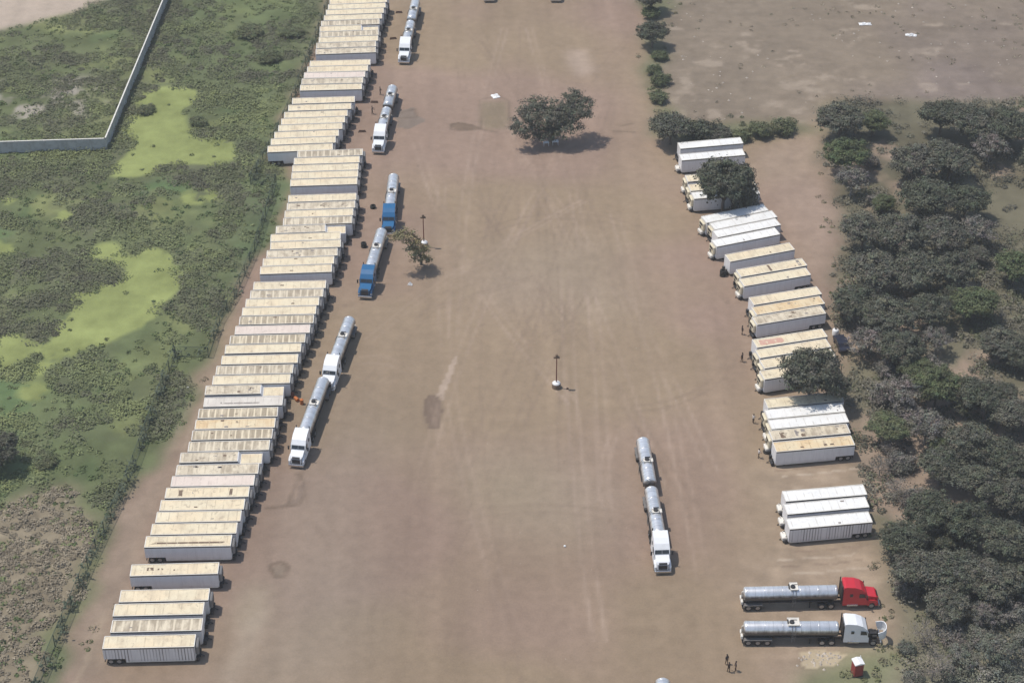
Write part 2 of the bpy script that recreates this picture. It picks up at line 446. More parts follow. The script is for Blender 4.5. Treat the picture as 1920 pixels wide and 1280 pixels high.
GX = np.arange(-150, 150.01, 0.45); GY = np.arange(150, 440.01, 0.45)
X, Y = np.meshgrid(GX, GY)
n1, n2 = fbm(X, Y, 9, 11) - 0.5, fbm(X, Y, 9, 23) - 0.5
m1, m2 = fbm(X, Y, 2.2, 31, 3) - 0.5, fbm(X, Y, 2.2, 37, 3) - 0.5
def soft(a, k):
    for _ in range(2):
        for ax in (0, 1):
            p = np.pad(a, [(k, k) if i == ax else (0, 0) for i in (0, 1)], 'edge')
            c = np.cumsum(p, axis=ax)
            c = np.concatenate([np.zeros_like(np.take(c, [0], ax)), c], ax)
            L = a.shape[ax]
            a = (np.take(c, range(2 * k + 1, 2 * k + 1 + L), ax) - np.take(c, range(L), ax)) / (2 * k + 1)
    return a
def zone(polys, jit=4.0, blur=2):
    z = np.zeros(X.shape)
    for p in polys:
        z = np.maximum(z, inpoly(X + n1 * jit * 2 + m1 * jit * 0.8, Y + n2 * jit * 2 + m2 * jit * 0.8, gpoly(p)).astype(float))
    return soft(z, blur) if blur else z
Z = {k: zone([p], *( {'grass': (3, 2), 'road': (1.5, 2), 'field': (3, 3), 'wood': (3, 3), 'tan': (6, 6), 'westlot': (9, 12), 'strip': (3, 4), 'rightstrip': (4, 5)}.get(k, (4, 3)) )) for k, p in LOTS.items()}
m3, m4 = fbm(X, Y, 1.1, 41, 2) - 0.5, fbm(X, Y, 5.0, 47, 3)
Z['pond'] = zone(POND, 4.0, 0)
PZ = soft(Z['pond'], 3)
Z['pond'] = np.clip(PZ * 4 - 0.4, 0, 1) * np.clip(PZ + m4 * 1.3 - 0.78 + m3 * 0.6, 0, 0.25) / 0.25 * Z['grass']
SCR = np.clip((fbm(X + 0.55 * Y, Y * 1.9 - 0.2 * X, 17, 301, 4) + 0.22 * (fbm(X, Y, 4, 311) - 0.5) - 0.37) * 6, 0, 1) * Z['grass'] * (1 - Z['pond']) * (1 - Z['dryg']) * (1 - Z['road'])
ENC = inpoly(X, Y, gpoly([(-200, -80), (312, -80), (198, 272), (-200, 280)]))
NEAR = soft(inpoly(X, Y, gpoly([(470, 330), (640, 330), (560, 420), (455, 560), (330, 800), (230, 1000), (60, 1300), (300, 1300)])).astype(float), 4)
GREENER = soft(inpoly(X + n1 * 14, Y + n2 * 14, gpoly([(240, 560), (400, 440), (480, 330), (560, 130), (600, 20), (480, -20), (330, -20), (300, 60), (290, 150), (420, 180), (440, 240), (430, 330), (300, 540), (200, 660), (60, 760), (-40, 800), (-40, 950), (150, 900), (300, 720)])).astype(float), 8)
SCR = SCR * np.where(ENC, 0.55, 1.0) * (1 - 0.9 * NEAR) * (1 - 0.68 * GREENER)
def lay(C, z, col, tone=None):
    z = z[..., None]
    col = np.array(col) if tone is None else np.array(col)[None, None] * tone[..., None]
    return C * (1 - z) + col * z
big, mid_, sml = fbm(X, Y, 60, 51, 3), fbm(X, Y, 14, 61), fbm(X, Y, 2.5, 71)
# driving streaks: long thin bands along the yard
drive = fbm(X * 1.0 + Y * 0.02, Y * 0.07, 2.2, 81, 3)
tone = 0.98 + 0.20 * (big - 0.5) + 0.16 * (mid_ - 0.5) + 0.10 * (sml - 0.5) + 0.20 * (drive - 0.5)
C = np.array([0.290, 0.205, 0.153])[None, None] * tone[..., None]
gre = np.clip((fbm(X, Y, 42, 91, 3) - 0.44) * 6, 0, 1)[..., None]
C = C * (1 - gre * 0.8) + np.array([0.278, 0.208, 0.134])[None, None] * tone[..., None] * gre * 0.8
LOWY = soft(inpoly(X, Y, gpoly([(400, 760), (1440, 760), (1560, 1420), (280, 1420)])).astype(float), 30)  # near end of the yard, painted darker for haze and vignette fall-off
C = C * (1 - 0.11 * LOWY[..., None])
C = lay(C, Z['westlot'] * 0.7, (0.262, 0.208, 0.158), tone)
C = lay(C, Z['tan'] * 0.85, (0.345, 0.262, 0.185), 0.95 + 0.5 * (fbm(X * 0.25, Y, 1.6, 101) - 0.5) + 0.5 * (sml - 0.5))
C = lay(C, Z['strip'] * 0.85, (0.265, 0.205, 0.150), 0.95 + 0.7 * (fbm(X, Y, 3, 103) - 0.5))
C = lay(C, Z['rightstrip'] * 0.6, (0.33, 0.245, 0.185), 0.97 + 0.4 * (sml - 0.5))
gt = 0.95 + 0.75 * (fbm(X, Y, 5, 111) - 0.5)
C = lay(C, Z['grass'], (0.126, 0.145, 0.066), gt)
lush = np.clip((fbm(X, Y, 16, 121) - 0.54) * 6, 0, 1) * 0.8 * Z['grass']
C = lay(C, lush, (0.098, 0.150, 0.062), gt)
yel = np.clip((fbm(X, Y, 12, 131) - 0.55) * 7, 0, 1) * Z['grass']
C = lay(C, yel, (0.190, 0.205, 0.085), gt)
C = lay(C, GREENER * Z['grass'] * 0.6, (0.118, 0.148, 0.064), gt)
C = lay(C, NEAR * Z['grass'] * 0.6, (0.105, 0.145, 0.072), gt)
C = lay(C, SCR * 0.8, (0.120, 0.124, 0.072), 0.97 + 0.5 * (sml - 0.5) + 0.5 * (mid_ - 0.5))
C = lay(C, Z['dryg'] * Z['grass'], (0.225, 0.185, 0.125), 0.97 + 0.8 * (fbm(X, Y, 2.0, 141, 3) - 0.5))
C = lay(C, Z['pond'], (0.238, 0.265, 0.094), 0.95 + 0.55 * (mid_ - 0.5) + 0.35 * (sml - 0.5) + 0.5 * (m4 - 0.5))
C = lay(C, Z['road'], (0.42, 0.34, 0.265), tone)
C = lay(C, Z['stony'] * np.clip((fbm(X, Y, 5, 151) - 0.40) * 6, 0, 1), (0.33, 0.295, 0.235), gt)
fieldtone = 0.96 + 0.28 * (mid_ - 0.5) + 0.35 * (sml - 0.5) + 0.16 * (fbm(X * 0.12, Y, 2.2, 161) - 0.5)
C = lay(C, Z['field'], (0.222, 0.176, 0.128), fieldtone)
C = lay(C, Z['field'] * np.clip((fbm(X, Y, 45, 171, 3) - 0.46) * 6, 0, 1) * 0.8, (0.208, 0.165, 0.140), fieldtone)
pale = np.clip((fbm(X, Y * 1.6, 7, 181, 4) - 0.60) * 8, 0, 1) * np.clip((sml - 0.42) * 6, 0, 1)
C = lay(C, pale * (Z['field'] + 0.5 * Z['tan']).clip(0, 1) * 0.38, (0.42, 0.34, 0.26))
C = lay(C, Z['wood'], (0.150, 0.135, 0.088), 0.95 + 0.8 * (mid_ - 0.5) + 0.4 * (sml - 0.5))
bare = np.clip((fbm(X, Y, 13, 191) - 0.50) * 8, 0, 1)
C = lay(C, Z['wood'] * bare, (0.30, 0.225, 0.165), 0.95 + 0.4 * (sml - 0.5))
C = lay(C, Z['hedge'], (0.150, 0.150, 0.085), gt)
C = lay(C, Z['lawn'] * 0.8, (0.150, 0.170, 0.085), gt)
def spot(px, col, a, jit=1.2, blur=0): 
    global C
    C = lay(C, zone([px], jit, blur) * a, col, tone)
# damp patches, oil stains, pale spill marks and wheel tracks that show on the yard
spot([(797,752),(806,738),(826,742),(830,768),(822,800),(802,803),(795,780)], (0.170,0.122,0.090), 0.9, 0.6)
spot([(822,742),(836,700),(850,668),(856,672),(846,712),(836,748)], (0.42,0.325,0.255), 0.6, 0.8)
spot([(905,192),(952,188),(956,240),(902,242)], (0.215,0.172,0.110), 0.75, 1.2, 1)
spot([(843,236),(862,231),(890,236),(902,242),(862,246)], (0.17,0.122,0.085), 0.85, 0.5)
spot([(746,212),(776,204),(782,218),(800,228),(770,244),(742,242)], (0.20,0.165,0.135), 0.75, 1.0)
spot([(505,1060),(528,1053),(540,1062),(532,1082),(512,1080)], (0.205,0.160,0.118), 0.7, 0.8)
spot([(556,888),(568,895),(572,930),(556,950),(528,950),(540,942),(556,935),(562,905)], (0.20,0.150,0.115), 0.7, 0.8)
spot([(1060,98),(1105,92),(1112,135),(1085,150),(1070,125)], (0.43,0.33,0.265), 0.5, 1.5, 2)
spot([(470,1085),(510,1100),(480,1165),(440,1180),(430,1140)], (0.36,0.30,0.21), 0.5, 2, 3)
spot([(450,1160),(490,1140),(470,1200),(440,1280),(425,1280)], (0.40,0.33,0.25), 0.45, 1.5, 2)
spot([(1495,1222),(1530,1215),(1590,1232),(1560,1250),(1500,1248)], (0.46,0.375,0.25), 0.8, 1.5)
spot([(1232,1046),(1264,1036),(1272,1048),(1240,1074)], (0.26,0.20,0.155), 0.3)
spot([(850,480),(1000,455),(1180,470),(1190,610),(990,590),(880,560)], (0.335,0.268,0.198), 0.45, 8, 10)
spot([(870,850),(1150,840),(1180,1000),(900,1020)], (0.325,0.262,0.188), 0.5, 8, 10)
for k in range(14):      # paired wheel tracks between the trailers on the right and pale scrapes
    u0 = 1455 + 12 * (k % 3); v0 = (880, 890, 1035, 1050, 1062, 1075)[k % 6]
    spot([(u0, v0), (u0 + 150, v0 - 14 + k % 4), (u0 + 150, v0 - 12 + k % 4), (u0, v0 + 2.5)], ((0.42,0.335,0.25) if k % 2 else (0.24,0.175,0.125)), 0.6, 0.5, 0)
def track(px, w, col, a):
    """one wheel mark along a line surveyed in the photo"""
    global C
    P = gpoly(px); d = np.full(X.shape, 1e9)
    for (x0, y0), (x1, y1) in zip(P[:-1], P[1:]):
        L2_ = (x1 - x0) ** 2 + (y1 - y0) ** 2 + 1e-9
        s = np.clip(((X - x0) * (x1 - x0) + (Y - y0) * (y1 - y0)) / L2_, 0, 1)
        d = np.minimum(d, np.hypot(X - x0 - s * (x1 - x0), Y - y0 - s * (y1 - y0)))
    d = d + 0.25 * m1
    C = lay(C, np.clip(1.3 - d / w, 0, 1) * a * np.clip(0.2 + 1.8 * (mid_ - 0.3), 0, 1), col, tone)
DARK, PALE = (0.205, 0.148, 0.108), (0.385, 0.290, 0.222)
rk = random.Random(21)
for k in range(30):            # lorries coming and going along the yard
    u0, u1 = rk.uniform(640, 1330), rk.uniform(760, 1190)
    v0, v1 = rk.uniform(500, 1280), rk.uniform(20, 520)
    bow = rk.uniform(-60, 60); g = 20
    line = [(u0 + (u1 - u0) * t / 8 + bow * math.sin(t / 8 * math.pi), v0 + (v1 - v0) * t / 8) for t in range(9)]
    c = DARK if k % 3 else PALE
    for s in (0, g): track([(u + s * (0.5 + v / 1600), v) for u, v in line], 0.30, c, rk.uniform(0.20, 0.42))
for (cx, cy, ru, rv, a0, a1) in ((1180, 640, 190, 120, 0.2, 1.5), (900, 900, 300, 230, 2.6, 4.2), (1060, 520, 210, 110, 3.3, 5.4), (800, 420, 160, 90, 0.1, 1.3), (1300, 900, 160, 180, 2.2, 3.6), (1010, 1120, 330, 160, 4.0, 5.6), (700, 830, 120, 150, 4.5, 6.2)):
    for e in (1.0, 1.09):      # turning arcs
        track([(cx + ru * e * math.cos(a0 + (a1 - a0) * t / 14), cy + rv * e * math.sin(a0 + (a1 - a0) * t / 14)) for t in range(15)], 0.34, DARK if ru > 170 else PALE, 0.36)
for ring in ([(845,233),(862,230),(888,236),(902,241),(884,244),(862,245),(846,242),(845,233)], [(900,188),(902,242),(930,248)], [(905,186),(935,180),(955,190),(956,240)], [(556,888),(568,897),(573,925),(560,946),(528,950),(500,952)], [(540,945),(556,905),(566,885)], [(505,1060),(526,1053),(541,1061),(534,1082),(514,1080),(505,1060)], [(748,212),(778,205),(782,220),(748,222)],
             [(798,750),(808,738),(826,743),(829,770),(821,800),(801,802),(795,778),(798,750)], [(1165,236),(1185,232)], [(1150,246),(1190,248)]):
    track(ring, 0.40, (0.140, 0.102, 0.072), 0.9)
for k in range(46):            # oil drips where lorries stand
    u, v = (rk.gauss(640, 60), rk.uniform(150, 1000)) if k % 2 else (rk.uniform(760, 1380), rk.uniform(120, 1270))
    r = rk.uniform(2, 7); spot([(u + r * math.cos(t) * rk.uniform(.7, 1.3), v + 0.6 * r * math.sin(t) * rk.uniform(.7, 1.3)) for t in np.linspace(0, 6.28, 9)[:-1]], DARK, rk.uniform(0.2, 0.5), 0.5, 0)
track([(120, 1320), (155, 1255), (178, 1195), (196, 1150)], 0.45, (0.45, 0.36, 0.25), 0.7)
track([(330, 880), (352, 820), (372, 770), (395, 735)], 0.35, (0.40, 0.32, 0.24), 0.6)
track([(318, 850), (340, 790), (362, 745), (402, 700)], 0.35, (0.36, 0.28, 0.21), 0.5)
PALEW = soft(inpoly(X + n1 * 10, Y + n2 * 10, gpoly([(1700, 1150), (1800, 1180), (2000, 1120), (2000, 1400), (1700, 1400)])).astype(float), 6)
C = lay(C, PALEW * 0.8, (0.205, 0.195, 0.135), 0.95 + 0.8 * (mid_ - 0.5) + 0.5 * (sml - 0.5))
C = np.clip(C, 0.01, 0.9)
und = (fbm(X, Y, 6, 201) - 0.5) * 0.5 * np.clip(Z['grass'] * (1 - Z['pond']) + 0.6 * Z['wood'], 0, 1)
GZ = np.where(np.maximum(Z['grass'], Z['wood']) > 0.98, und * 0.6, 0.0) * (1 - np.clip(Z['pond'] * 3, 0, 1))
ny, nx = X.shape
VID = np.arange(ny * nx).reshape(ny, nx)
QALL = np.stack([VID[:-1, :-1], VID[:-1, 1:], VID[1:, 1:], VID[1:, :-1]], -1).reshape(-1, 4)
def cellz(z): return z[:-1, :-1].ravel()
code = np.zeros(len(QALL), int)
names = ['dirt_yard', 'marsh_grass', 'duckweed_pond', 'dry_field', 'wood_floor', 'sand_road', 'dry_grass']
for k, z in ((1, Z['grass']), (6, Z['dryg'] * Z['grass']), (2, Z['pond']), (3, Z['field']), (4, Z['wood']), (5, Z['road'])):
    code[cellz(z) > 0.5] = k
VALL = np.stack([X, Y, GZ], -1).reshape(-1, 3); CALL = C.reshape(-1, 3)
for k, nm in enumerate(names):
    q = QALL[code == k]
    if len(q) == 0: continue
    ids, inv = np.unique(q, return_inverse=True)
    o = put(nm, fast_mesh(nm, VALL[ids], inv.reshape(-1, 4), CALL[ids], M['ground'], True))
    tag(o, kind='structure')
# the country around, out to the horizon
t = NT('open_country'); g = t.n('ShaderNodeNewGeometry')
c = t.mix(t.ramp(t.noise(g.outputs['Position'], 0.012, 6, 0.6), 0.4, 0.6), (0.26, 0.21, 0.155), (0.12, 0.13, 0.07))
t.done(c, 0.95, 0, 0.1)
mb = MB(); mb.add([(-2400, -300, -0.3), (2400, -300, -0.3), (2400, 3600, -0.3), (-2400, 3600, -0.3)], [(0, 1, 2, 3)])
tag(put('open_ground', mb.mesh('open_ground', t.m)), kind='structure')

def sample(z, x, y):
    i = np.clip(((y - GY[0]) / 0.45).astype(int), 0, ny - 1); j = np.clip(((x - GX[0]) / 0.45).astype(int), 0, nx - 1)
    return z[i, j]

# ------------------------------------------------------------------ low growth nobody could count
def clumps(name, n, bounds, weight, rad, hgt, leaves, leafsize, colours, seed, up=0.55, zmax=None):
    rng = np.random.default_rng(seed)
    x = rng.uniform(bounds[0], bounds[1], n); y = rng.uniform(bounds[2], bounds[3], n)
    w = weight(x, y); keep = rng.random(n) < w
    x, y = x[keep], y[keep]; n = len(x)
    r = rng.uniform(rad[0], rad[1], n); h = r * rng.uniform(hgt[0], hgt[1], n)
    ci = (0.6 * fbm(x, y, 10, seed + 5) + 0.4 * fbm(x + .6 * y, 1.8 * y, 38, seed + 6) + rng.normal(0, 0.07, n)).clip(0, 0.999)
    cols = np.array(colours); base = cols[(((ci - 0.25) / 0.5).clip(0, 0.999) * len(cols)).astype(int)]
    base = base * rng.uniform(0.82, 1.18, (n, 1))
    k = leaves
    d = rng.normal(size=(n, k, 3)); d[..., 2] = np.abs(d[..., 2]) * 0.9 + 0.05
    d /= np.linalg.norm(d, axis=2, keepdims=True)
    rr = rng.uniform(0.55, 1.05, (n, k, 1))
    P = np.stack([x, y, sample(GZ, x, y)], 1)[:, None] + d * rr * np.stack([r, r, h], 1)[:, None]
    P[..., 2] += 0.03
    N = d * np.array([1, 1, 1.0]) + np.array([0, 0, up]) + rng.normal(0, 0.30, (n, k, 3))
    S = rng.uniform(leafsize[0], leafsize[1], (n, k))
    cc = np.repeat(base[:, None], k, 1) * rng.uniform(0.8, 1.2, (n, k, 1))
    me = leaf_mesh(name, P.reshape(-1, 3), N.reshape(-1, 3), S.ravel(), cc.reshape(-1, 3), M['leaf'], rng)
    return put(name, me)
gx0, gx1 = -135, -22
def w_scrub(x, y):
    return np.clip(sample(SCR, x, y) * 1.1, 0, 1) * (sample(Z['grass'], x, y) > 0.95)
tag(clumps('marsh_scrub', 17000, (gx0, gx1, 168, 435), w_scrub, (0.7, 2.6), (0.20, 0.48), 75, (0.08, 0.21),
    [(0.110, 0.108, 0.070), (0.122, 0.124, 0.074), (0.130, 0.142, 0.074), (0.152, 0.172, 0.078), (0.186, 0.208, 0.086)], 401, 1.8), kind='stuff')
def w_tuft(x, y):
    return (sample(Z['dryg'] * Z['grass'], x, y) > 0.6) * 0.75
tag(clumps('dry_grass_tufts', 5200, (-82, -30, 168, 248), w_tuft, (0.4, 1.0), (0.35, 0.7), 34, (0.08, 0.18),
    [(0.20, 0.165, 0.115), (0.245, 0.205, 0.145), (0.28, 0.235, 0.165), (0.20, 0.18, 0.105)], 402, 1.3), kind='stuff')
def w_grass(x, y):
    return (sample(Z['grass'], x, y) > 0.7) * (1 - 0.88 * np.clip(sample(Z['pond'], x, y) * 1.5, 0, 1)) * (1 - sample(Z['road'], x, y)) * 0.5
tag(clumps('marsh_tall_grass', 15000, (gx0, gx1, 168, 435), w_grass, (0.35, 0.9), (0.35, 0.7), 20, (0.08, 0.2),
    [(0.085, 0.120, 0.052), (0.11, 0.145, 0.058), (0.14, 0.165, 0.070), (0.17, 0.19, 0.085)], 403), kind='stuff')
def w_under(x, y):
    return (sample(Z['wood'], x, y) > 0.6) * np.clip((fbm(x, y, 11, 321) - 0.42) * 6, 0.05, 1)
tag(clumps('wood_undergrowth', 15000, (34, 135, 168, 378), w_under, (0.6, 1.8), (0.5, 0.9), 48, (0.08, 0.20),
    [(0.105, 0.10, 0.078), (0.130, 0.126, 0.088), (0.175, 0.160, 0.120), (0.135, 0.14, 0.078)], 404), kind='stuff')
def w_hedge(x, y):
    return np.clip(sample(Z['hedge'], x, y) * 1.2 + 0.9 * sample(Z['lawn'], x, y), 0, 1) * np.clip((fbm(x, y, 4, 331) - 0.40) * 5, 0, 1)
tag(clumps('edge_weeds', 5200, (20, 80, 165, 435), w_hedge, (0.4, 1.0), (0.5, 0.9), 34, (0.07, 0.17),
    [(0.085, 0.095, 0.055), (0.11, 0.12, 0.062), (0.15, 0.155, 0.075), (0.18, 0.165, 0.10)], 405), kind='stuff')
def w_fieldw(x, y):
    return (sample(Z['field'], x, y) > 0.8) * np.clip((fbm(x, y, 6, 341) - 0.52) * 4, 0.01, 0.4)
tag(clumps('field_weeds', 2600, (26, 135, 310, 438), w_fieldw, (0.25, 0.8), (0.2, 0.4), 18, (0.07, 0.15),
    [(0.20, 0.17, 0.12), (0.25, 0.21, 0.15), (0.33, 0.28, 0.20), (0.19, 0.175, 0.115)], 406), kind='stuff')
def w_margin(x, y):
    a = inpoly(x, y, gpoly([(1535, 270), (1575, 480), (1560, 620), (1600, 760), (1640, 960), (1700, 1290), (1660, 1290), (1625, 1030), (1585, 800), (1540, 620), (1548, 480), (1520, 270)]))
    b = inpoly(x, y, gpoly([(455, 540), (400, 660), (345, 790), (230, 990), (100, 1290), (180, 1290), (260, 1040), (340, 850), (420, 690)]))
    return a * 0.55 + b * np.clip((fbm(x, y, 5, 351) - 0.5) * 4, 0, 0.5)
tag(clumps('margin_weeds', 5000, (-64, 76, 168, 355), w_margin, (0.3, 0.9), (0.3, 0.6), 26, (0.07, 0.16),
    [(0.13, 0.125, 0.07), (0.17, 0.15, 0.09), (0.21, 0.18, 0.115), (0.12, 0.135, 0.06)], 407), kind='stuff')

# loose pale stones
def pebbles(name, pts, seed):
    rng = np.random.default_rng(seed); V, Q, C = [], [], []
    oc = np.array([(1, 0, 0), (0, 1, 0), (-1, 0, 0), (0, -1, 0), (0, 0, 1)], float)
    for (x, y, s) in pts:
        b = len(V)
        p = oc * s * rng.uniform(0.6, 1.3, (5, 3)) * np.array([1, 1, 0.7])
        V += [(x + q[0], y + q[1], max(-0.02, q[2])) for q in p]
        Q += [(b, b + 1, b + 4, b + 4), (b + 1, b + 2, b + 4, b + 4), (b + 2, b + 3, b + 4, b + 4), (b + 3, b, b + 4, b + 4)]
        C += [np.array([0.46, 0.40, 0.33]) * rng.uniform(0.75, 1.2)] * 5
    me = bpy.data.meshes.new(name); me.from_pydata(V, [], [q[:3] for q in Q])
    ca = me.color_attributes.new('Col', 'FLOAT_COLOR', 'POINT'); ca.data.foreach_set('color', np.concatenate([np.array(C), np.ones((len(C), 1))], 1).astype(np.float32).ravel())
    me.materials.append(M['ground'])
    return put(name, me)
rs = random.Random(5); pts = []
for _ in range(150):
    u, v = rs.uniform(1260, 1900), rs.uniform(2, 225)
    if float(fbm(np.array([u * .1]), np.array([v * .2]), 8, 361)[0]) > 0.47: p = at(u, v); pts.append((p.x, p.y, rs.uniform(0.10, 0.32)))
for _ in range(80):
    u, v = rs.uniform(560, 1500), rs.uniform(100, 1270); p = at(u, v); pts.append((p.x, p.y, rs.uniform(0.03, 0.09)))
for _ in range(60):
    u, v = rs.gauss(1545, 22), rs.gauss(1235, 7); p = at(u, v); pts.append((p.x, p.y, rs.uniform(0.08, 0.3)))
tag(pebbles('loose_stones', pts, 8), kind='stuff')
# ------------------------------------------------------------------ concrete wall of the enclosure
def along(p, q, step):
    n = max(1, round((q - p).length / step)); return [p.lerp(q, i / n) for i in range(n + 1)]
WALL_H = 2.4
w0, w1, w2 = at(-90, 269, WALL_H), at(197, 260, WALL_H), at(322, -40, WALL_H)
for p in (w0, w1, w2): p.z = 0
wl = empty('concrete_wall', w1, 0, 'long pale concrete wall with a corner around the scrubby enclosure at upper left', 'wall')
def wall_run(p, q):
    d = (q - p).normalized(); nrm = Vector((-d.y, d.x, 0))
    for a, b in zip(along(p, q, 3.0)[:-1], along(p, q, 3.0)[1:]):
        mb = MB(); vs = []
        for z in (-0.3, WALL_H):
            for pt, s in ((a, 1), (b, 1), (b, -1), (a, -1)):
                c = pt + nrm * 0.09 * s - w1; vs.append((c.x, c.y, z))
        mb.add(vs, [(0, 1, 2, 3), (4, 5, 6, 7), (0, 1, 5, 4), (1, 2, 6, 5), (2, 3, 7, 6), (3, 0, 4, 7)])
        put('panel', mb.mesh('panel', M['conc']), wl)
    for a in along(p, q, 3.0):
        mb = MB(); c = a - w1; M4 = Matrix.Translation((c.x, c.y, 0)) @ Matrix.Rotation(math.atan2(d.y, d.x), 4, 'Z')
        mb.box(-0.16, 0.16, -0.17, 0.17, -0.3, WALL_H + 0.06, 0, M4)
        put('pillar', mb.mesh('pillar', M['conc']), wl)
    mb = MB(); c0, c1 = p - w1, q - w1; L = (q - p).length
    M4 = Matrix.Translation((c0.x, c0.y, 0)) @ Matrix.Rotation(math.atan2(d.y, d.x), 4, 'Z')
    mb.box(0.2, L - 0.2, -0.125, 0.125, WALL_H + 0.003, WALL_H + 0.1, 0, M4)
    put('coping', mb.mesh('coping', M['rail']), wl)
wall_run(w0, w1); wall_run(w1, w2)

# ------------------------------------------------------------------ wire fences along the marsh
def mesh_wire():
    t = NT('chain_link_wire'); tr = t.n('ShaderNodeBsdfTransparent'); mx = t.n('ShaderNodeMixShader')
    t.done((0.09, 0.12, 0.095), 0.7)
    mx.inputs[0].default_value = 0.24
    t.l(tr.outputs[0], mx.inputs[1]); t.l(t.b.outputs[0], mx.inputs[2]); t.l(mx.outputs[0], t.out.inputs['Surface'])
    return t.m
M['wire'] = mesh_wire()
VINE = []
def fence(px, h, label, vines=0.0):
    P = [at(u, v) for u, v in px]
    root = empty('wire_fence', P[0], 0, label, 'fence', 'wire fences between the marsh and the yard')
    mesh_, rail = MB(), MB()
    for p, q in zip(P[:-1], P[1:]):
        for a in along(p, q, 4.0)[:-1] + ([q] if q is P[-1] else []):
            mb = MB(); c = a - P[0]
            mb.tube((c.x, c.y, -0.2), (c.x, c.y, h), 0.07, n=6)
            put('post', mb.mesh('post', M['fence_green']), root)
        a, b = p - P[0], q - P[0]
        for z in (h - 0.05, 0.12): rail.tube((a.x, a.y, z), (b.x, b.y, z), 0.04, n=5)
        n = (b - a).normalized(); n = Vector((-n.y, n.x, 0)) * 0.012
        mesh_.add([(a.x - n.x, a.y - n.y, 0.05), (b.x - n.x, b.y - n.y, 0.05), (b.x - n.x, b.y - n.y, h), (a.x - n.x, a.y - n.y, h)], [(0, 1, 2, 3)])
        if vines:
            L = (q - p).length
            for _ in range(int(L * vines)):
                s = random.random(); VINE.append(p.lerp(q, s) + Vector((random.gauss(0, .3), random.gauss(0, .3), abs(random.gauss(0.6, .7)))))
    put('rail', rail.mesh('rail', M['fence_green']), root)
    put('wire_mesh', mesh_.mesh('wire_mesh', M['wire']), root)
random.seed(3)
fence([(640, -60), (598, 60), (548, 195), (505, 285), (470, 346), (516, 347)], 2.3, 'dark green wire fence close behind the upper left trailers, ending in a short return', 1.2)
fence([(518, 344), (478, 470), (440, 560), (412, 605), (391, 670), (330, 668)], 2.1, 'green wire fence crossing the lush grass beside the middle left trailers', 0.8)
fence([(328, 667), (285, 785), (240, 905), (165, 1065), (70, 1290), (40, 1370)], 2.3, 'overgrown green wire fence beside the dry grass at lower left', 1.6)
rng = np.random.default_rng(9); V = np.array([tuple(p) for p in VINE]); k = 7
PP = (V[:, None] + rng.normal(0, 0.28, (len(V), k, 3))).reshape(-1, 3); PP[:, 2] = np.abs(PP[:, 2]).clip(0.05, 2.6)
NN = rng.normal(0, 0.6, PP.shape) + np.array([-0.2, -0.3, 0.8])
CC = np.array([0.10, 0.118, 0.078]) * rng.uniform(0.7, 1.35, (len(PP), 1))
tag(put('fence_creepers', leaf_mesh('fence_creepers', PP, NN, rng.uniform(0.12, 0.26, len(PP)), CC, M['leaf'], rng)), kind='stuff')

